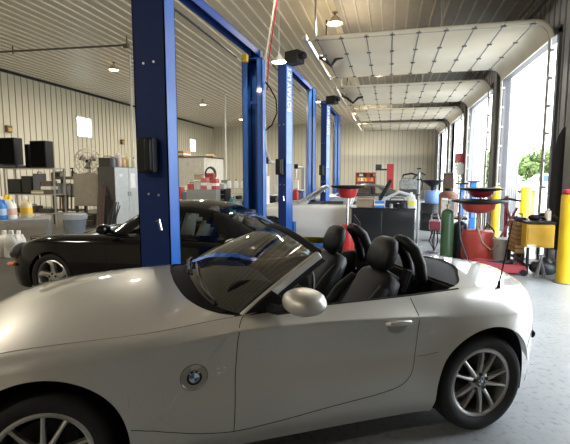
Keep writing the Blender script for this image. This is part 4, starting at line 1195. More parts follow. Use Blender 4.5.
# tall cabinet: its body colour holds the side's shade, its pale doors face the bays
YL = 11.6
xa, xb = X_(97.5, YL), X_(115, YL); h = Z_(106, 167, YL); h2 = h; y2 = 1.42
t = thing('locker_cabinet', 'tall cabinet with a shade-painted side and pale grey doors, a white sheet on one door', 'cabinet', (xb, YL, 0)); wd = xb - xa
LK_SHADE = mat('locker_body_shade', (.060, .055, .05), .5)  # side lies in shade; that darkness is put into the body colour
MB().bx(-wd, -.02, 0, y2, 0, h).build('body', LK_SHADE, t, bevel=.008)
LKD = mat('pale_locker_paint', (.50, .54, .55), .4)
for k in (0, 1):
    d = MB().bx(-.02, .0, .01 + k * y2 / 2, (k + 1) * y2 / 2 - .01, .06, h - .01).build('door', LKD, t, bevel=.004)
    yk = y2 / 2 + (-.07 if k == 0 else .07)
    MB().bx(.0, .03, yk - .012, yk + .012, h * .52, h * .52 + .14).build('handle', STEEL, d)
MB().bx(.0, .004, .80, 1.08, 1.25, 1.72).build('paper_sheet', mat('paper', (.78, .78, .76), .8), t, smooth=0)
MB().bx(.0, .004, .22, .38, 1.62, 1.70).build('name_tag', mat('paper', (.78, .78, .76), .8), t, smooth=0)
for z_ in (1.62, 1.2, .8): MB().bx(.0, .012, 1.32, 1.38, z_, z_ + .10).build('red_latch', RED, t, smooth=0)
boxthing('tool_case', 'black tool case on top of the tall cabinet, over its shade-painted side', 'tool case', 99, 111, 157.5, h2, 11.63, .30, mat('dusty_black', (.03, .025, .02), .6), 'handle')
for px, py, s, b_, c_, lb in ((113, 160, 1.2, GREYP, WHITE, 'grey bottle beside the black tool case on the tall cabinet'), (118.5, 156, 1.45, mat('pinkish_white', (.6, .48, .46), .4), WHITE, 'pinkish white jug on top of the tall cabinet'), (123, 158, 1.2, mat('pale_orange_plastic', (.6, .42, .22), .4), WHITE, 'pale orange bottle on the tall cabinet'), (128, 155, 1.5, OIL, WHITE, 'cream jug at the right end of the tall cabinet'), (134, 160, 1.1, WHITE, BLUE, 'small white bottle with a blue cap on the tall cabinet')):
    jug(lb, X_(px, 11.8 + (px - 113) * .05), 11.8 + (px - 113) * .05, h, s, b_, c_, None, 'bottles on the tall cabinet')
# boards and bars leaning on the tall cabinet
for px0, px1, z1, m, lb in ((93, 97, 1.45, mat('brown_board', (.06, .045, .035), .7), 'brown board leaning at the left edge of the tall cabinet'), (96, 100, 1.32, mat('red_brown_board', (.07, .035, .03), .7), 'reddish board leaning on the tall cabinet'), (100, 103, 1.05, BLACK, 'black board leaning on the tall cabinet')):
    a = X_(px0, 11.2); b_ = X_(px1, 11.2)
    tag(MB().box((0, .14, z1 / 2), (b_ - a, .025, z1), M=RX(R(-9))).build('leaning_board', m, loc=((a + b_) / 2, 11.2, 0.0), smooth=0), lb, 'board', 'boards leaning on the cabinet')
t = thing('pry_bars', 'dark bundle of bars standing at the foot of the tall cabinet', 'bars', (X_(108, 11.0), 11.0, 0))
for k in range(5): MB().tube([(-.18 + .08 * k, 0, .012), (-.10 + .05 * k + (.1 if k % 2 else 0), .3, .75 + .1 * (k % 3))], .016, 6).build('bar', DARKMETAL, t)
# grey waste bin
q = on(76, 236); h = Z_(76, 214.5, q[1]); r0 = .30
t = thing('waste_bin', 'grey plastic waste bin with a bag over its rim, beyond the black coupe', 'bin', (q[0], q[1], 0))
MB().lathe([(.001, 0), (r0 * .78, 0), (r0, h), (r0 * .95, h), (r0 * .75, .02), (.001, .02)], n=28).build('body', mat('blue_grey_plastic', (.13, .155, .185), .5), t)
MB().lathe([(r0, h - .06), (r0 * 1.06, h - .03), (r0 * 1.05, h), (r0 * .96, h + .005)], n=28, caps=False).build('rim', mat('blue_grey_plastic', (.13, .155, .185), .5), t)
MB().lathe([(r0 * 1.07, h - .12), (r0 * 1.09, h - .02), (r0 * .9, h + .03), (r0 * .8, h - .1)], n=14, caps=False).build('bag', mat('grey_bag', (.28, .30, .32), .4), t)
# workbench stools and clutter below the cream cabinet
boxthing('tool_chest', 'dark drawer chest on the floor below the cream cabinet', 'chest', 75, 92, 214, 0, 12.3, .4, mat('dark_chest', (.04, .036, .03), .6), 'drawers')

# ------------------------------------------------------------------ behind the lift posts, left back
YR = 20.0
xr = X_(204, YR); zr_ = Z_(190, 157.5, YR)
t = thing('storage_room', 'small white ribbed storage room near the back left corner', 'room', (xr - 1.6, YR + 1.3, 0))
b = MB().bx(-1.6, 1.6, -1.3, 1.3, 0, zr_)
for k in range(11): b.bx(-1.6 + .3 * k, -1.57 + .3 * k, -1.315, -1.3, 0, zr_)
for k in range(9): b.bx(1.6, 1.615, -1.3 + .3 * k, -1.27 + .3 * k, 0, zr_)
b.build('body', mat('white_ribbed_metal', (.60, .58, .50), .5), t, smooth=0)
MB().bx(-1.64, 1.64, -1.34, 1.34, zr_, zr_ + .05).build('roof', DARKMETAL, t, smooth=0)
MB().cyl((-.15, -1.32, 1.95), (-.15, -1.30, 1.95), .08).build('vent_cap', DARKMETAL, t)
boxthing('crate', 'brown crate on top of the white storage room', 'crate', 172, 184, 151, zr_ + .05, YR + .1, .8, WOOD, 'stripe')
boxthing('carton', 'flat carton at the far end of the storage room roof', 'carton', 206, 214, 155.5, zr_ + .05, YR + 1.6, .5, CARDBOARD, 'flaps')
q = at(210, 174, 19.4)
t = thing('hose_coil', 'black hose coil hanging in front of the white storage room', 'hose', (q[0], 19.4, 0))
for k in range(3): MB().tube([(.24 * math.cos(a) * (1 + .05 * k), .04 * k, q[2] + .30 * math.sin(a) * (1 + .05 * k)) for a in np.linspace(0, 2 * PI, 28, endpoint=False)], .04, 8, closed=True).build('hose_turn', BLACK, t)
MB().cyl((0, .1, 0), (0, .1, q[2]), .03, n=8).box((0, .05, .02), (.3, .3, .04)).build('stand', DARKMETAL, t)
def shelf_clutter(spec):
    for i, (a, b_, py, z0, Y, m, lb, dt) in enumerate(spec): boxthing('carton' if dt == 'flaps' else 'parts_box', lb, 'box', a, b_, py, z0, Y, .3, m, dt, 'boxes and parts behind the near lift')
YW = 14.0; wz = Z_(200, 189.5, YW)
xa, xb = X_(186, YW), X_(216, YW)
t = thing('tool_cabinet', 'grey tool cabinet seen over the roof of the black coupe', 'cabinet', ((xa + xb) / 2, YW + .3, 0)); hw = (xb - xa) / 2
MB().bx(-hw, hw, -.3, .3, .05, wz).build('body', mat('mid_grey_paint', (.25, .25, .24), .45), t, bevel=.01)
for k in range(4): MB().bx(-hw + .03, hw - .03, -.315, -.3, .1 + (wz - .15) * k / 4, .08 + (wz - .15) * (k + 1) / 4).build('drawer', mat('mid_grey_paint', (.25, .25, .24), .45), t, bevel=.004)
PINK = mat('faded_pink_red', (.45, .13, .12), .6); PALE = mat('pale_parts', (.5, .47, .42), .6)
shelf_clutter([(187, 193, 184, wz, YW, REDD, 'red box at the left end of the grey tool cabinet', 'handle'), (193.5, 200, 181, wz, YW, PALE, 'pale carton second on the grey tool cabinet', 'flaps'), (200.5, 206, 178, wz, YW, PINK, 'tall pinkish red box in the middle of the grey tool cabinet', 'stripe'), (206.5, 211, 183, wz, YW, WHITEP, 'white box on the grey tool cabinet next to the pink one', 'stripe'), (211.5, 216, 179, wz, YW, REDD, 'red box at the right end of the grey tool cabinet', 'stripe')])
YV = 14.6
xa, xb = X_(217, YV), X_(226, YV)
boxthing('roller_cart', 'black roller cart between the grey tool cabinet and the parts organiser', 'cart', 217.5, 225.5, 189, 0, 14.4, .5, BLACK, 'drawers')
boxthing('carton', 'cream carton on the black roller cart', 'box', 218, 224, 184, Z_(221, 189, 14.4), 14.45, .3, PALE, 'flaps')
xa, xb = X_(227, 15.0), X_(247, 15.0); zo = Z_(236, 188, 15.0)
t = thing('parts_organiser', 'pale green parts organiser with white bins beside the second lift post', 'shelf', ((xa + xb) / 2, 15.2, 0)); hw = (xb - xa) / 2
PG = mat('pale_green_metal', (.36, .42, .38), .5)
for k in range(6): MB().bx(-hw, hw, -.2, .2, .15 + (zo - .15) * k / 5 - .02, .15 + (zo - .15) * k / 5).build('shelf_board', PG, t, smooth=0)
for s in (-1, 1): MB().bx(s * hw - .02, s * hw + .02, -.2, .2, 0, zo).build('side_panel', PG, t, smooth=0)
for k in range(4):
    for j in range(3): MB().bx(-hw + .05 + j * (2 * hw / 3), -hw - .05 + (j + 1) * (2 * hw / 3), -.19, .1, .15 + (zo - .15) * k / 5, .28 + (zo - .15) * k / 5).build('bin', [WHITE, DARKMETAL, PG][(k + j) % 3], t, bevel=.008)
for px, lb in ((229, 'white bottle at the left of the organiser top'), (236, 'white bottle in the middle of the organiser top'), (243, 'white bottle at the right of the organiser top')):
    jug(lb, X_(px, 15.15), 15.15, zo, 1.0, WHITE, BLACK, None, 'bottles on the parts organiser')
# left heap under the storage room
shelf_clutter([(176, 181, 187, 0, 15.5, REDD, 'red upright box behind the near lift post', 'stripe'), (181.5, 186, 192, 0, 15.5, mat('blue_grey_box', (.12, .14, .2), .6), 'blue grey box on the floor behind the near lift post', 'handle')])

for a, b_, py, z0, Y, m, lb, dt in ((183, 188, 186, 0, 16.5, WHITEP, 'white upright canister box left behind the grey tool cabinet', 'stripe'), (221, 227, 180, 0, 17.0, mat('green_box', (.10, .22, .14), .6), 'green box on the floor behind the black roller cart', 'stripe'), (206, 213, 173, 0, 18.2, mat('deep_red_paint', (.28, .02, .02), .4), 'tall red cabinet under the hose coil', 'drawers'), (194, 201, 175, 0, 17.6, mat('tan_card', (.34, .25, .16), .8), 'tall tan carton behind the grey tool cabinet', 'flaps')):
    boxthing('parts_box' if dt != 'drawers' else 'roller_cabinet', lb, 'box', a, b_, py, z0, Y, .3, m, dt)
for a, b_, Y, m, lb in ((248, 252, 15.2, RED, 'small red bottle jack cart beside the second lift post'), (229, 233, 14.0, mat('teal_box', (.05, .25, .28), .5), 'small teal toolbox in front of the parts organiser')):
    boxthing('tool_box', lb, 'tool box', a, b_, 199, 0, Y, .25, m, 'handle')
# tyre changers between the posts
def tyre_changer(px, py_top, Y, label, body, accent, s=1.0):
    x = X_(px, Y)
    t = thing('tyre_changer', label, 'machine', (x, Y, 0), 0, 'tyre machines behind the lifts')
    zt_ = Z_(px, py_top, Y)
    MB().bx(-.32, .32, -.35, .35, 0, .95).build('base', accent, t, bevel=.02)
    MB().lathe([(.001, .95), (.18, .95), (.30, 1.02), (.30, 1.05), (.001, 1.06)], n=24).build('turntable', STEEL, t)
    MB().bx(.1, .24, .2, .36, .9, zt_ - .05).build('column', body, t, bevel=.01)
    MB().tube([(.17, .28, zt_ - .08), (.0, .0, zt_ - .06), (-.06, -.1, zt_ - .06)], .05, 8).build('swing_arm', body, t)
    MB().cyl((-.06, -.1, zt_ - .5), (-.06, -.1, zt_ + .02), .03, n=10).build('tool_rod', STEEL, t)
    MB().box((-.06, -.1, zt_ - .02), (.16, .16, .2)).build('lock_head', BLACK, t, bevel=.02)
    MB().bx(-.16, .1, -.42, -.28, 1.05, 1.45).build('control_panel', WHITEP, t, bevel=.02)
    return t
tyre_changer(269, 160, 13.2, 'white and black tyre changer between the second and third lift posts', WHITEP, BLACK)
tyre_changer(298, 166, 18.3, 'grey tyre changer on a blue base between the third and fourth lift posts', mat('machine_grey', (.35, .35, .33), .5), mat('dusty_blue', (.10, .14, .28), .5))
boxthing('cabinet', 'pale grey control cabinet left of the black tyre changer base', 'cabinet', 263, 266, 176, 0, 12.2, .4, WHITEP, 'drawers')
boxthing('gas_can', 'red fuel can on the floor behind the white convertible', 'can', 293, 297, 190, 0, 16.2, .3, RED, 'handle')
boxthing('parts_box', 'dark red box standing beside the white and black tyre changer', 'box', 273.5, 277, 186, 0, 13.6, .3, REDD, 'stripe')
# ------------------------------------------------------------------ middle: black cabinet, drain caddies
YC = 9.16
xa, xb = X_(352, YC), X_(416, YC); hcab = Z_(385, 208, YC)
t = thing('tool_cabinet', 'wide black tool cabinet behind the roadster seats', 'cabinet', ((xa + xb) / 2, YC + .3, 0)); hw = (xb - xa) / 2
BG = mat('black_cabinet_paint', (.010, .011, .014), .3, coat=.4)
MB().bx(-hw, hw, -.3, .3, .08, hcab - .03).build('body', BG, t, bevel=.01)
MB().bx(-hw - .02, hw + .02, -.32, .32, hcab - .03, hcab).build('top', BG, t, bevel=.008)
for s in (-1, 1): MB().bx(min(s * .01, s * (hw - .03)), max(s * .01, s * (hw - .03)), -.315, -.3, .12, hcab - .06).build('door', BG, t, bevel=.006)
for sx in (-1, 1): MB().cyl((sx * (hw - .1), -.22, .04), (sx * (hw - .1) + .03, -.22, .04), .04, n=14).build('caster', BLACK, t)
boxthing('carton', 'brown cardboard carton lying on the black cabinet', 'carton', 357, 374.5, 199.5, hcab, YC + .1, .35, mat('pale_cardboard', (.36, .27, .19), .85), 'flaps')
boxthing('wipe_box', 'bright blue box of wipes on the black cabinet', 'box', 375.5, 385, 201, hcab, YC + .05, .2, mat('bright_blue_card', (.05, .25, .70), .5), 'stripe')
boxthing('battery_charger', 'black case at the back of the black cabinet top', 'case', 386, 410, 200.5, hcab, YC + .35, .2, mat('dark_blue_black', (.02, .022, .03), .4), 'handle')
def canister(name, label, cat, px, r, py0, z0, Y, m, cap, group=None):
    h = Z_(px, py0, Y) - z0; x = X_(px, Y)
    t = thing(name, label, cat, (x, Y, z0), 0, group)
    MB().lathe([(.001, 0), (r, 0), (r, h * .78), (r * .8, h * .86), (r * .4, h * .9), (.001, h * .9)], n=20).build('body', m, t)
    MB().lathe([(r * .42, h * .88), (r * .42, h), (.001, h)], n=16).build('cap', cap, t)
    return t
canister('spray_can', 'black spray can with a white cap, right of the blue wipes box', 'can', 399, .05, 203, hcab, YC + .12, BLACK, WHITE)
canister('grease_tub', 'squat dark tub beside the white bottle on the black cabinet', 'tub', 405, .07, 201.5, hcab, YC + .1, mat('navy_tub', (.03, .035, .06), .4), BLACK)
canister('spray_can', 'small silver can left of the squat dark tub', 'can', 392, .04, 203.5, hcab, YC + .08, STEEL, RED)
jug('white jug with a bright yellow label at the right end of the black cabinet', X_(412, YC + .1), YC + .1, hcab, 1.05, WHITE, WHITE, mat('lime_yellow_label', (.75, .72, .08), .5), 'jugs of shop fluid')
# steel prop pole beside the cabinet
q = on(416.5, 246); ht = Z_(416.5, 172, q[1])
t = thing('steel_pole', 'slim galvanised pole standing at the right end of the black cabinet', 'pole', (q[0], q[1], 0))
MB().cyl((0, 0, 0), (0, 0, ht), .03, n=12).build('tube', mat('galvanised_pipe', (.32, .34, .35), .35, .8), t); MB().cyl((0, 0, 0), (0, 0, .015), .12, n=16).build('foot_plate', STEEL, t)
for z_ in (1.2, 1.55, 1.8): MB().box((0, 0, z_), (.09, .09, .03)).build('collar', DARKMETAL, t)
def drain_caddy(px, py_tray, py_bowl, Y, label, tray_w, red, tank_h=.62, tank_r=.2, py_second=None):
    x = X_(px, Y); zt_ = Z_(px, py_tray, Y); zb = Z_(px, py_bowl, Y)
    t = thing('oil_drain_caddy', label, 'oil drain', (x, Y, 0), 0, 'oil drain caddies')
    if tank_h: 
        MB().lathe([(.001, .08), (tank_r * .85, .08), (tank_r, .14), (tank_r, tank_h - .08), (tank_r * .8, tank_h), (.001, tank_h + .02)], n=28).build('tank', red, t, smooth=50)
        for a in (40, 140, 220, 320): MB().cyl((tank_r * math.cos(R(a)) - .02, tank_r * math.sin(R(a)), .045), (tank_r * math.cos(R(a)) + .02, tank_r * math.sin(R(a)), .045), .045, n=14).build('caster', BLACK, t)
        MB().tube([(tank_r * .6, 0, tank_h), (tank_r * .9, -.05, tank_h + .2), (tank_r + .1, -.1, tank_h + .05), (tank_r + .08, -.12, .3)], .02, 8).build('hose', BLACK, t)
    MB().cyl((0, 0, (tank_h or 0)), (0, 0, zb), .03, n=12).build('pole', CHROME, t)
    MB().lathe([(.03, zb - .02), (tray_w * .42, zb), (tray_w * .58, zb + (zt_ - zb) * .55), (tray_w * .6, zt_ - .02), (tray_w * .55, zt_ - .02), (tray_w * .4, zb + .03), (.03, zb + .01)], n=32).build('bowl', red, t, smooth=50)
    MB().lathe([(tray_w * .5, zt_ - .03), (tray_w * .95, zt_ + .0), (tray_w, zt_ + .03), (tray_w * .97, zt_ + .04), (tray_w * .3, zt_ - .0), (.02, zt_ - .02)], n=36).build('drip_tray', BLACK, t, smooth=40)
    return t
drain_caddy(348, 187.5, 197.5, 8.6, 'red oil drain bowl with a wide black tray in front of the silver coupe', .34, RED, .66, .15)
drain_caddy(482, 190, 197, 9.3, 'tall oil drain with a dark red bowl beside the yellow bollard at the doors', .42, mat('dark_red_paint', (.25, .02, .025), .35), .5, .15)
# big red waste oil tank with its own tray
q = on(478, 263); YO = q[1]
t = thing('waste_oil_tank', 'large faded red waste oil tank with a black tray above it', 'tank', (q[0], YO + .2, 0))
TR_ = mat('salmon_red_paint', (.42, .055, .04), .4, var=.15, scale=3); th = Z_(478, 232, YO)
MB().lathe([(.001, .05), (.27, .05), (.285, .10), (.285, th - .03), (.275, th - .005), (.26, th + .01), (.001, th + .02)], n=36).build('tank', TR_, t, smooth=50)
z1, z2 = Z_(480, 213, YO), Z_(480, 203, YO)
MB().cyl((.0, 0, th), (.0, 0, z1), .03, n=12).cyl((.13, .05, th - .02), (.13, .05, z1 + .03), .018, n=8).build('pole', mat('brassy_steel', (.35, .27, .16), .4, .8), t)
MB().lathe([(.02, z1 - .02), (.20, z1), (.28, z1 + .07), (.30, z2 - .02), (.27, z2 - .02), (.18, z1 + .04), (.02, z1 + .03)], n=32).build('bowl', TR_, t, smooth=50)
MB().lathe([(.24, z2 - .03), (.46, z2), (.50, z2 + .03), (.48, z2 + .045), (.1, z2), (.02, z2 - .01)], n=36).build('drip_tray', BLACK, t)
MB().tube([(.25, -.12, th - .05), (.36, -.2, th - .2), (.2, -.32, th - .32), (.05, -.30, th - .2), (-.02, -.28, th - .02), (-.05, -.1, z1 - .1)], .014, 8).build('hose', mat('tan_hose', (.4, .3, .2), .5), t)
for a in (45, 135, 225, 315): MB().cyl((.24 * math.cos(R(a)) - .02, .24 * math.sin(R(a)), .04), (.24 * math.cos(R(a)) + .02, .24 * math.sin(R(a)), .04), .04, n=12).build('caster', BLACK, t)
# gas cylinders
def gas_bottle(px, pyb, pyt, r, m, label):
    q = on(px, pyb); h = Z_(px, pyt, q[1])
    t = thing('gas_cylinder', label, 'gas cylinder', (q[0], q[1], 0), 0, 'gas cylinders by the waste oil tank')
    MB().lathe([(.001, 0), (r, 0), (r, h - .10), (r * .92, h - .05), (r * .6, h - .015), (r * .35, h), (.001, h)], n=28).build('body', m, t, smooth=50)
    MB().lathe([(r * .38, h - .08), (r * .38, h + .0), (.001, h + .02)], n=14).build('valve_collar', STEEL, t)
    MB().cyl((0, 0, h), (0, 0, h + .08), .015, n=8).cyl((0, 0, h + .06), (0, 0, h + .085), .04, n=12).build('valve', mat('brass', (.5, .35, .12), .3, 1), t)
gas_bottle(446, 259, 209, .12, mat('green_cylinder_paint', (.045, .10, .045), .4), 'tall green gas cylinder left of the black one')
gas_bottle(459, 258, 221, .135, mat('black_cylinder_paint', (.022, .026, .027), .4), 'shorter black gas cylinder against the waste oil tank')
# drums with things on top, behind
def drum(px, pyb, pyt, r, m, label):
    q = on(px, pyb); h = Z_(px, pyt, q[1])
    t = thing('oil_drum', label, 'drum', (q[0], q[1], 0), 0, 'oil drums near the doors')
    P = [(.001, 0), (r, 0)]
    for k in (1, 2): P += [(r, h * k / 3 - .03), (r * 1.04, h * k / 3), (r, h * k / 3 + .03)]
    MB().lathe(P + [(r, h), (r * .97, h), (r * .96, h - .02), (.001, h - .02)], n=32).build('body', m, t, smooth=30)
    MB().cyl((r * .5, 0, h - .02), (r * .5, 0, h + .01), .04, n=10).build('bung', STEEL, t)
    return q[0], q[1], h
BD = mat('black_drum_paint', (.012, .014, .015), .35)
x1_, y1_, h1_ = drum(430, 230, 203, .3, BD, 'black oil drum behind the slim steel pole')
drum(441, 227, 204, .3, BD, 'black oil drum farther back, beside the other black drum')
t = thing('container', 'blue plastic container on the black oil drum', 'container', (x1_ + .02, y1_ - .05, h1_))
MB().lathe([(.001, 0), (.2, 0), (.21, .02), (.23, .36), (.21, .38), (.06, .38), (.001, .38)], n=24).build('body', mat('pale_blue_plastic', (.16, .28, .58), .3), t, smooth=50)
MB().cyl((.12, 0, .38), (.12, 0, .41), .04, n=14).build('cap', WHITE, t)
t = thing('funnel', 'wide black funnel balanced above the blue container', 'funnel', (x1_ + .02, y1_ - .05, h1_ + .38))
MB().lathe([(.03, 0), (.05, .10), (.30, .28), (.32, .30), (.31, .31), (.04, .12)], n=28).build('cone', BLACK, t); MB().cyl((0, 0, 0), (0, 0, .1), .03, n=10).build('spout', BLACK, t)
# blue transmission jacks
for px, pyb, pyt, w_, lb in ((459.5, 240, 184, .05, 'blue upright transmission jack behind the green gas cylinder'), (471, 235, 182, .075, 'wider blue upright jack behind the waste oil tank')):
    q = on(px, pyb); h = Z_(px, pyt, q[1])
    t = thing('transmission_jack', lb, 'jack', (q[0], q[1], 0), 0, 'blue transmission jacks')
    MB().bx(-w_, w_, -w_, w_, .1, h).build('mast', mat('jack_blue', (.02, .16, .52), .4), t, bevel=.01)
    MB().bx(-w_ * .5, w_ * .5, -w_ - .03, -w_, .5, h - .2).build('rail', mat('pale_jack_blue', (.2, .35, .6), .4), t)
    for a in (45, 135, 225, 315):
        MB().tube([(0, 0, .14), (.34 * math.cos(R(a)), .34 * math.sin(R(a)), .08)], .03, 8).build('leg', mat('jack_blue', (.02, .16, .52), .4), t)
    MB().box((0, 0, h + .01), (.28, .2, .03)).build('saddle', BLACK, t)
    MB().tube([(.02, -w_, h - .3), (.16, -.15, h - .5), (.05, -.2, h - .75), (.18, -.12, h - .9)], .016, 8).build('hose', mat('grey_hose', (.4, .42, .45), .5), t)
# pile of parts between the blue jacks and the drums
canister('tin', 'brownish tin on the pile behind the green gas cylinder', 'tin', 449, .22, 188, 0.62, 11.4, mat('rust_brown', (.22, .10, .06), .6), BLACK)
q = on(450, 236); zq = .62
t = thing('parts_cart', 'dark parts cart under the pile behind the green gas cylinder', 'cart', (X_(450, 11.4), 11.4, 0))
MB().bx(-.4, .4, -.3, .3, .57, .62).build('top', DARKMETAL, t, bevel=.006); MB().bx(-.4, .4, -.3, .3, .2, .23).build('shelf_board', DARKMETAL, t)
for sx in (-.36, .36):
    for sy in (-.26, .26): MB().cyl((sx, sy, 0), (sx, sy, .57), .02, n=8).build('leg', STEEL, t)
for k, (px, py, m, lb) in enumerate(((446, 200, WHITEP, 'white carton at the front of the dark parts cart'), (453, 201, mat('grey_parts', (.3, .3, .3), .5), 'grey carton at the front right of the dark parts cart'))):
    boxthing('carton', lb, 'carton', px - 3.2, px + 3.2, py, .62, 11.12, .16, m, 'flaps', 'cartons on the dark parts cart')
boxthing('carton', 'dark brown carton piled behind the blue container', 'carton', 445, 454, 174, 0, 15.2, .5, mat('dark_brown_carton', (.10, .065, .045), .8), 'flaps')
# pink carrier with chains
q = on(437, 245)
t = thing('chain_caddy', 'small pink red caddy on a stand left of the green gas cylinder', 'caddy', (X_(436.5, 9.6), 9.6, 0))
z0, z1 = Z_(436, 230, 9.6), Z_(436, 221, 9.6)
MB().bx(-.11, .11, -.1, .1, z0, z1).build('tray', mat('pink_red', (.55, .12, .16), .4), t, bevel=.02)
MB().tube([(-.09, 0, z1), (-.05, 0, z1 + .16), (.05, 0, z1 + .16), (.09, 0, z1)], .012, 8).build('handle', STEEL, t)
MB().cyl((0, 0, 0), (0, 0, z0), .025, n=8).cyl((0, 0, 0), (0, 0, .02), .14, n=16).build('stand', STEEL, t)
for k in range(2): MB().tube([(-.05 + .05 * k, -.09, z0), (-.11 + .06 * k, -.14, z0 - .22), (.0, -.13, z0 - .42), (.06, -.1, z0 - .25), (.05, -.09, z0)], .014, 6).build('chain', DARKMETAL, t)
# engine hoist, jack, bucket
q = on(505, 262)
t = thing('engine_hoist', 'dark red engine hoist with crossed legs beside the nearest door', 'hoist', (q[0] + .1, q[1] + .5, 0))
RH = mat('hoist_red', (.28, .018, .025), .4)
h = Z_(505, 196, q[1] + .5)
MB().tube([(0, 0, .1), (0, .05, h)], .04, 4).build('mast', RH, t); MB().tube([(-.35, -.35, .06), (.22, .1, 1.0)], .03, 4).build('brace', RH, t)
MB().tube([(.30, -.2, .06), (-.05, .05, 1.15)], .03, 4).build('brace', RH, t)
MB().tube([(-.32, -.05, h - .10), (.05, .05, h - .06), (.25, .0, h - .1)], .03, 4).build('boom', DARKMETAL, t)
for s in (-1, 1): MB().tube([(s * .05, 0, .08), (s * .24, -.5, .07)], .035, 4).build('leg', RH, t); MB().cyl((s * .24 - .02, -.5, .05), (s * .24 + .02, -.5, .05), .05, n=12).build('caster', BLACK, t)
q = on(503, 274)
t = thing('floor_jack', 'long faded red floor jack lying on the floor beside the red tank', 'jack', (q[0] - .05, q[1] + .12, 0), R(-6))
RJ = mat('jack_red', (.34, .045, .06), .45, var=.15)
for s in (-1, 1): MB().prism([(-.55, .03), (.34, .03), (.42, .09), (.38, .15), (-.3, .20), (-.55, .14)], -.012, .012, TR(0, s * .12, 0) @ RX(R(90))).build('side_plate', RJ, t, smooth=0)
MB().bx(-.5, .36, -.12, .12, .05, .12).build('bed', RJ, t); MB().tube([(-.25, 0, .12), (.22, 0, .20)], .04, 8).cyl((.22, 0, .18), (.22, 0, .23), .06, n=14).build('lift_arm', DARKMETAL, t)
MB().tube([(-.48, 0, .15), (-.62, .02, .55), (-.66, .02, 1.0)], .018, 8).build('handle', DARKMETAL, t)
for x_ in (-.48, .36):
    for s in (-1, 1): MB().cyl((x_, s * .125, .05), (x_, s * .165, .05), .05, n=14).build('wheel', BLACK, t)
q = on(508, 268); hb = Z_(506, 240, q[1] + .45)
t = thing('plastic_tub', 'white plastic tub between the red tank and the yellow cart', 'tub', (X_(505.5, q[1] + .45), q[1] + .45, 0))
MB().lathe([(.001, 0), (.155, 0), (.175, hb), (.165, hb), (.15, .02), (.001, .02)], n=28).build('body', mat('translucent_white', (.6, .6, .56), .4), t); MB().lathe([(.17, hb), (.185, hb + .0), (.185, hb + .03), (.001, hb + .035)], n=28).build('lid', mat('translucent_white', (.6, .6, .56), .4), t)
q = on(518, 268)
t = thing('tyre_tube', 'black rubber loop standing in front of the yellow cart', 'tube', (X_(518, q[1] + .2), q[1] + .2, 0))
zc_ = .235
MB().tube([(.14 * math.cos(a), .03 * math.sin(a), zc_ + .19 * math.sin(a)) for a in np.linspace(-2.4, 1.9, 30)], .045, 10).build('loop', BLACK, t)
boxthing('pail', 'orange brown pail on the floor under the yellow cart', 'pail', 523, 531, 258, 0, 8.25, .3, mat('orange_brown', (.40, .20, .06), .5), 'handle')
# yellow cart
YK = 7.75
q = on(546, 277)
xa, xb = X_(529.5, YK), X_(559, YK); z0, z1 = Z_(545, 248, YK), Z_(545, 224.5, YK)
t = thing('yellow_cart', 'yellow steel shop cart beside the large yellow bollard', 'cart', ((xa + xb) / 2, YK + .3, 0)); hw = (xb - xa) / 2
YM = mat('ochre_yellow_paint', (.55, .32, .02), .45, var=.15, scale=4)
MB().bx(-hw, hw, -.3, .3, z0, z1).build('body', YM, t, bevel=.012)
MB().bx(-hw + .03, hw - .03, -.312, -.3, z0 + .03, z1 - .05).build('front_panel', YM, t, bevel=.004)
MB().bx(-hw - .01, hw + .01, -.31, .31, z1, z1 + .04).build('top_tray', BLACK, t, bevel=.008)
for sx in (-1, 1):
    for sy in (-1, 1): MB().cyl((sx * (hw - .06), sy * .24, .0), (sx * (hw - .06), sy * .24, z0), .025, n=10).build('leg', DARKMETAL, t)
MB().bx(-hw + .03, hw - .03, -.26, .26, .14, .17).build('under_shelf', DARKMETAL, t)
MB().bx(-hw + .02, -hw + .16, -.315, -.312, z0 + .0, z0 + .05).build('paper_tag', WHITE, t)
zt1 = z1 + .04
xa2, xb2 = X_(519.5, YK + .25), X_(529, YK + .25)
t2 = thing('wooden_crate', 'brown slatted crate stacked against the left of the yellow cart', 'crate', ((xa2 + xb2) / 2, YK + .5, 0))
hc = Z_(524, 221, YK + .3); cw = (xb2 - xa2) / 2
for k in range(7): MB().bx(-cw, cw, -.25, .25, .32 + (hc - .32) * k / 7, .30 + (hc - .32) * (k + 1) / 7).build('slat', WOOD, t2, smooth=0)
MB().bx(-cw + .01, cw - .01, -.24, .24, .30, hc - .03).build('lining', mat('dark_wood', (.14, .075, .03), .8), t2, smooth=0)
for sx in (-1, 1):
    for sy in (-1, 1): MB().bx(sx * cw * .85 - .02, sx * cw * .85 + .02, sy * .2 - .02, sy * .2 + .02, 0, .30).build('leg', DARKMETAL, t2, smooth=0)
boxthing('tool_tray', 'black tool tray on the brown slatted crate', 'tray', 520, 529, 217.5, hc, YK + .3, .3, BLACK, 'handle')
def lump(name, label, cat, px, z0, Y, s, m, parts=3, group=None):
    t = thing(name, label, cat, (X_(px, Y), Y, z0), 0, group)
    b = MB()
    b.ell((0, 0, s[2]), s, 14, 8, e=.8); b.tube([(s[0] * .3, 0, s[2]), (s[0] * 1.3, -.02, s[2] * 1.2), (s[0] * 1.7, 0, s[2] * .4)], s[2] * .35, 8)
    b.build('body', m, t, smooth=60); MB().cyl((-s[0] * .9, 0, s[2] * .4), (-s[0] * 1.25, 0, s[2] * .6), s[2] * .35, n=10).build('grip', STEEL, t)
lump('impact_wrench', 'black impact wrench on the yellow cart top', 'wrench', 537, zt1, YK + .25, (.10, .06, .05), BLACK)
lump('grinder', 'dark hand grinder at the back of the yellow cart top', 'grinder', 548, zt1, YK + .42, (.11, .06, .06), DARKMETAL)
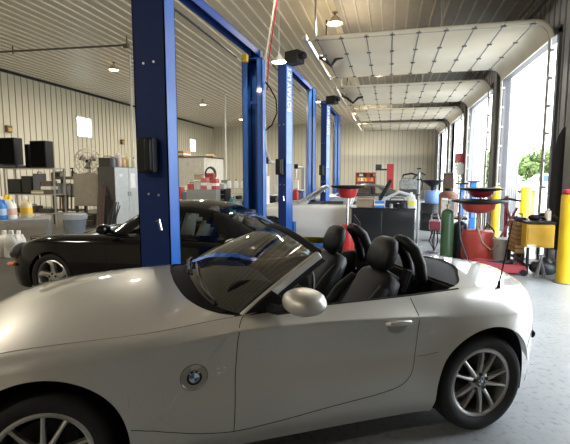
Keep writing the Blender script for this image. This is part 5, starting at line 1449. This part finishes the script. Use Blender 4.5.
canister('bottle', 'cream bottle at the right end of the yellow cart top', 'bottle', 550.5, .05, 209, zt1, YK + .3, mat('cream_plastic', (.55, .5, .38), .45), WHITE)
# black bag under the cart, pale triangle guide
q = on(549, 279)
t = thing('drain_bag', 'black sack slumped under the yellow cart', 'sack', (X_(549, YK + .1), YK + .1, 0.0))
MB().ell((0, 0, .11), (.21, .16, .115), 20, 12, e=.8).ell((.06, 0, .2), (.11, .1, .1), 14, 8).build('sack', mat('black_sack', (.02, .022, .028), .4, bump=.5, scale=12), t, smooth=60)
t = thing('jack_stand', 'pale grey jack stand leaning in front of the black sack', 'jack stand', (X_(546.5, 7.55), 7.55, 0))
for a in (45, 135, 225, 315): MB().tube([(0, 0, .30), (.09 * math.cos(R(a)), .09 * math.sin(R(a)), .0)], .014, 6).build('leg', mat('pale_stand', (.2, .2, .2), .4), t)
MB().cyl((0, 0, .24), (0, 0, .36), .02, n=10).box((0, 0, .37), (.08, .04, .02)).build('saddle', mat('pale_stand', (.2, .2, .2), .4), t)
# bollards
def bollard(x, y, r, h, label):
    t = thing('bollard', label, 'bollard', (x, y, 0), 0, 'yellow bollards at the doors')
    MB().lathe([(.001, 0), (r, 0), (r, h - .02), (r * .9, h), (.001, h + .01)], n=36).build('post', YELLOW, t, smooth=50)
    MB().lathe([(r + .0, 0), (r + .05, 0), (r + .05, .012), (r, .014)], n=36, caps=False).build('base_ring', mat('bollard_base', (.2, .19, .17), .6), t)
    return h
q = on(566, 284); hbol = Z_(566, 195, q[1]); bollard(q[0] + .02, q[1] + .1, .125, hbol, 'large yellow bollard at the right edge of the picture')
q = on(494, 241); bollard(q[0], q[1], .10, Z_(494, 187, q[1]), 'yellow bollard behind the tall oil drain')
q = on(523.5, 232); bollard(q[0], q[1], .14, Z_(523.5, 187, q[1]), 'yellow bollard standing outside in the bright yard')
t = thing('rag', 'red shop rag on the wide yellow bollard top', 'rag', (on(566, 284)[0], on(566, 284)[1] + .1, hbol + .01))
MB().ell((0, 0, .035), (.10, .09, .04), 16, 8, e=.7).ell((.02, -.02, .07), (.05, .05, .03), 10, 6).build('cloth', mat('red_cloth', (.45, .03, .06), .8, bump=.5, scale=30), t, smooth=60)
# dark covers hanging at the post by the near bollard
q = at(563, 170, 9.0)
t = thing('hanging_cover', 'tall dark grey cover hanging on the wall behind the large bollard', 'cover', (q[0] + .08, 9.0, 0))
z0, z1 = .25, Z_(563, 125, 9.0)
rs = []
for z, hw_, dd in ((z0, .24, .06), (z0 + .3, .26, .07), (1.2, .28, .08), (z1 - .5, .27, .08), (z1 - .2, .20, .07), (z1 - .05, .12, .05), (z1, .03, .02)):
    rs.append([(hw_ * math.cos(a) , dd * math.sin(a) * (1 + .25 * math.sin(5 * a)), z) for a in [2 * PI * k / 32 for k in range(32)]])
MB().rings(rs).build('cloth', mat('dark_grey_cloth', (.022, .024, .03), .7, bump=.3, scale=10), t, smooth=60)
MB().bx(.0, .12, -.12, -.075, Z_(566, 176, 9.0), Z_(566, 169, 9.0)).build('pale_tag', mat('pale_tag', (.4, .42, .45), .6), t)
MB().cyl((0, .0, z1 - .02), (0, .3, z1 + .06), .015, n=8).build('hook', STEEL, t)
# red sign box and equipment on the second post
for px, py, sx, sz, Y, m, lb in ((462, 158, .20, .40, 19.85, mat('deep_red_paint', (.28, .02, .02), .4), 'red box mounted on the post between the far doors'),):
    q = at(px, py, Y)
    t = thing('hose_cabinet', lb, 'cabinet', (XR - .26, Y, q[2]))
    MB().bx(-sx, sx, -.1, .1, -sz / 2, sz / 2).build('case', m, t, bevel=.02); MB().bx(-sx * .8, sx * .8, -.115, -.1, -sz / 2 - .5, -sz / 2 - .05).build('notice', WHITEP, t)
# yellow beam on the floor beyond the seats
q0, q1 = on(300, 240), on(327, 238)
tag(MB().box((0, 0, .12), (.8, .14, .14)).box((0, .3, .05), (.8, .5, .1)).build('steel_ramp', mat('ramp_yellow', (.6, .48, .03), .5), loc=(on(316, 236)[0], on(316, 242)[1], 0), bevel=.008), 'low yellow steel ramp on the floor beyond the passenger headrest', 'ramp')
# ------------------------------------------------------------------ back of the shop
q = at(390.5, 164, 29.0)
t = thing('press_post', 'tall dark red post with a side arm in front of the back wall', 'post', (q[0], 29.0, 0)); zt_ = q[2]
DR = mat('deep_red_paint', (.28, .02, .02), .4)
MB().bx(-.22, .22, -.2, .2, 0, zt_).build('post', DR, t, bevel=.01); MB().bx(-.95, -.22, -.1, .1, 2.0, 2.12).build('side_arm', DARKMETAL, t); MB().box((-.75, 0, 2.25), (.4, .35, .3)).build('motor', DARKMETAL, t, bevel=.05)
xa, xb = X_(356, 28.0), X_(375, 28.0); z1 = Z_(365, 172.5, 28.0)
t = thing('parts_rack', 'red parts rack with orange bins against the back wall', 'rack', ((xa + xb) / 2, 28.3, 0)); hw = (xb - xa) / 2
for z_ in (.3, .8, 1.25, z1 - .05): MB().bx(-hw, hw, -.25, .25, z_, z_ + .05).build('shelf_board', mat('dark_red_shelf', (.22, .03, .025), .5), t, smooth=0)
for s in (-1, 1): MB().bx(s * hw - .04, s * hw + .04, -.25, .25, 0, z1).build('side_panel', mat('dark_red_shelf', (.22, .03, .025), .5), t, smooth=0)
MB().bx(-hw, hw, .2, .24, 0, z1).build('back_panel', mat('rack_back', (.25, .2, .15), .6), t, smooth=0)
for k in range(5): MB().box((-hw + .18 + k * (2 * hw - .36) / 4, -.05, 1.42), (.18, .3, .24)).build('bin', [mat('orange_bin', (.6, .25, .04), .5), PALE, mat('orange_bin', (.6, .25, .04), .5), mat('red_bin', (.4, .06, .04), .5), mat('orange_bin', (.6, .25, .04), .5)][k], t, bevel=.01)
for k in range(3): MB().box((-hw + .3 + k * .45, -.05, 1.72), (.24, .25, .16)).build('bin', [PALE, DR, PALE][k], t, bevel=.01)
q = at(405, 190, 24.0)
t = thing('engine', 'grey engine block with black hoses on a stand near the back wall', 'engine', (q[0] + .2, 24.0, 0))
MB().bx(-.5, .5, -.4, .4, 0, .9).build('stand', DARKMETAL, t, bevel=.02)
MB().box((0, 0, 1.15), (1.0, .7, .5)).box((-.1, -.05, 1.45), (.7, .5, .2)).build('block', mat('engine_grey', (.18, .19, .18), .5, .4, var=.4, scale=9), t, bevel=.06)
MB().tube([(-.45, -.2, 1.3), (-.3, -.2, 1.7), (.1, -.2, 1.78), (.5, -.2, 1.65), (.7, -.2, 1.3), (.65, -.2, .9)], .05, 8).build('hose', BLACK, t)
MB().tube([(.2, -.3, 1.5), (.5, -.3, 1.85), (.8, -.3, 1.7)], .04, 8).build('hose', BLACK, t)
# raised dark strut of the silver coupe bonnet area: a creeper board leaning
a, b_ = Vector(at(380, 199, 13.2)), Vector(at(391, 180, 13.2))
t = thing('hood_prop', 'black prop arm raised above the silver coupe', 'prop', (a.x, 13.2, 0))
MB().tube([(0, 0, a.z), (b_.x - a.x, 0, b_.z)], .06, 8).build('arm', BLACK, t); MB().tube([(0, 0, a.z), (.0, 0, 0)], .04, 8).build('post', BLACK, t); MB().box((0, 0, .02), (.5, .4, .04)).build('foot', DARKMETAL, t)
MB().tube([(.05, .02, a.z - .05), (.55, .02, b_.z - .35), (.95, .02, a.z + .1)], .045, 8).build('pale_arm', mat('pale_grey_arm', (.5, .5, .5), .4), t)

# ------------------------------------------------------------------ outside
YARD = mat('yard_concrete', (.50, .49, .46), .9, var=.06, scale=.4)
struct(MB().bx(XR + .15, 140, -30, 190, -.06, -.005).build('ground', YARD, smooth=0))
tag(MB().bx(60, 400, -60, 300, -.05, .0).bx(XR + 4, 60, 62, 300, -.05, .0).build('grass', mat('sunlit_grass', (.07, .11, .03), .9, var=.3, scale=.5), smooth=0), 'bright green grass field beyond the yard', 'grass', None, 'stuff')
# pale strip curtains pulled aside at the far jambs of the doors
def strip_curtain(y, x0, x1, label):
    t = thing('strip_curtain', label, 'curtain', (x0, y, 0), 0, 'pale strip curtains at the doors')
    VC = mat('pale_vinyl', (.72, .76, .82), .35)
    n = 40
    P = [(k / n * (x1 - x0), .05 * math.sin(k * .9)) for k in range(n + 1)]
    MB().grid([[(x, yy, z) for z in (.03, 2.2, DH - .05)] for x, yy in P]).build('vinyl', VC, t, smooth=60, solid=.006)
    MB().cyl((-.02, 0, DH - .03), (x1 - x0 + .02, 0, DH - .03), .025, n=10).build('curtain_rail', STEEL, t)
strip_curtain(14.2, XR + .20, 3.74, 'pale vinyl curtain gathered outside the far jamb of the door beside the yellow cart')
strip_curtain(19.6, XR + .20, 3.85, 'pale vinyl curtain gathered outside the second visible door')
# parked white pickup-like car far out
q = on(531, 195)
fc = thing('parked_car', 'white car with bluish windows parked far out in the yard', 'car', (12.7, 46.0, 0), R(4))
ar = [(0, .34, .38), (2.9, .34, .38)]
shell(fc, stations(-.9, 3.9, ar, 40), sp([-.9, -.8, 0, 2.9, 3.8, 3.9], [.3, .8, .92, .92, .85, .4]), sp([-.9, 0, 3.9], [.9, 1.05, 1.05]), sp([-.9, 0, 3.9], [.95, 1.12, 1.1]), sp([-.9, 3.9], [.25, .3]), ar, mat('white_far_car', (.5, .5, .5), .4))
cabin(fc, [(.4, .8, 1.05, 1.08, .75), (.9, .86, 1.06, 1.55, .7), (1.3, .87, 1.06, 1.82, .66), (2.6, .87, 1.06, 1.85, .66), (3.4, .84, 1.06, 1.78, .64), (3.8, .8, 1.05, 1.2, .62)],
      [('side_window', lambda x, t: .58 < abs(t) < .95 and 1.0 < x < 3.5 and abs(x - 2.1) > .05), ('windscreen', lambda x, t: abs(t) < .5 and .5 < x < 1.25)], mat('white_far_car', (.5, .5, .5), .4), mat('blue_tinted_window', (.02, .05, .12), .15))
for s in (-1, 1):
    for x_ in (0, 2.9): plain_wheel(fc, x_, s * .82, s, .22, .34, ALLOY)
q = on(536, 226)
t = thing('post_box', 'tan wooden post standing outside beside the yellow bollard', 'post', (on(532, 228)[0], on(532, 228)[1] + .6, 0)); hp = Z_(532, 190, on(532, 228)[1] + .6)
MB().bx(-.17, .17, -.17, .17, 0, hp - .04).build('post', mat('tan_wood', (.30, .20, .08), .8, var=.2), t, smooth=0); MB().bx(-.2, .2, -.2, .2, hp - .04, hp).build('cap', mat('tan_wood', (.30, .20, .08), .8), t, bevel=.01)
# trees
LEAF = mat('sunlit_leaf', (.085, .13, .028), .8, var=.4, scale=.8)
BARK = mat('bark', (.10, .07, .05), .9)
def crown(seed, n=2300):
    rg = random.Random(seed); b = MB()
    cl = [(rg.uniform(-1.6, 1.6), rg.uniform(-1.6, 1.6), rg.uniform(1.0, 4.3), rg.uniform(1.0, 1.6)) for _ in range(14)] + [(0, 0, 2.6, 2.1)]
    for k in range(n):
        cx, cy, cz, r = cl[k % len(cl)]
        d = Vector((rg.gauss(0, 1), rg.gauss(0, 1), rg.gauss(0, 1))).normalized() * r * (rg.random() ** .4)
        p = Vector((cx, cy, cz)) + d
        a = Vector((rg.gauss(0, 1), rg.gauss(0, 1), rg.gauss(0, 1))).normalized(); c = a.orthogonal()
        s_ = rg.uniform(.14, .26)
        b.add([p - a * s_, p + c * s_ * .6, p + a * s_, p - c * s_ * .6], [(0, 1, 2, 3)])
    return b
protos = []
for i in range(3):
    t = thing('tree', '', 'tree', (0, 0, 0), 0, 'green trees beyond the yard')
    crown(i).build('crown', LEAF, t, smooth=0, recalc=False)
    MB().tube([(0, 0, 0), (.05, 0, 1.2), (-.03, .05, 3.6)], [.22, .17, .08], 10).build('trunk', BARK, t)
    protos.append(t)
spots = [(11.5 + 3.9 * k, 66 + (k % 2) * 5, .95 + .12 * (k % 3)) for k in range(10)]
TL = ['first', 'second', 'third', 'fourth', 'fifth', 'sixth', 'seventh', 'eighth', 'ninth', 'tenth', 'eleventh', 'twelfth']
for i, k in enumerate(sorted(range(len(spots)), key=lambda k: spots[k][0])):
    x, y, s = spots[k]
    lb = 'sunlit green tree beyond the yard, %s of the row counting from the shop wall' % TL[i]
    if i < 3: protos[i].location = (x, y, 0); protos[i].scale = (s,) * 3; protos[i]['label'] = lb
    else: dup(protos[i % 3], (x, y, 0), i * 1.3, lb, (s,) * 3)
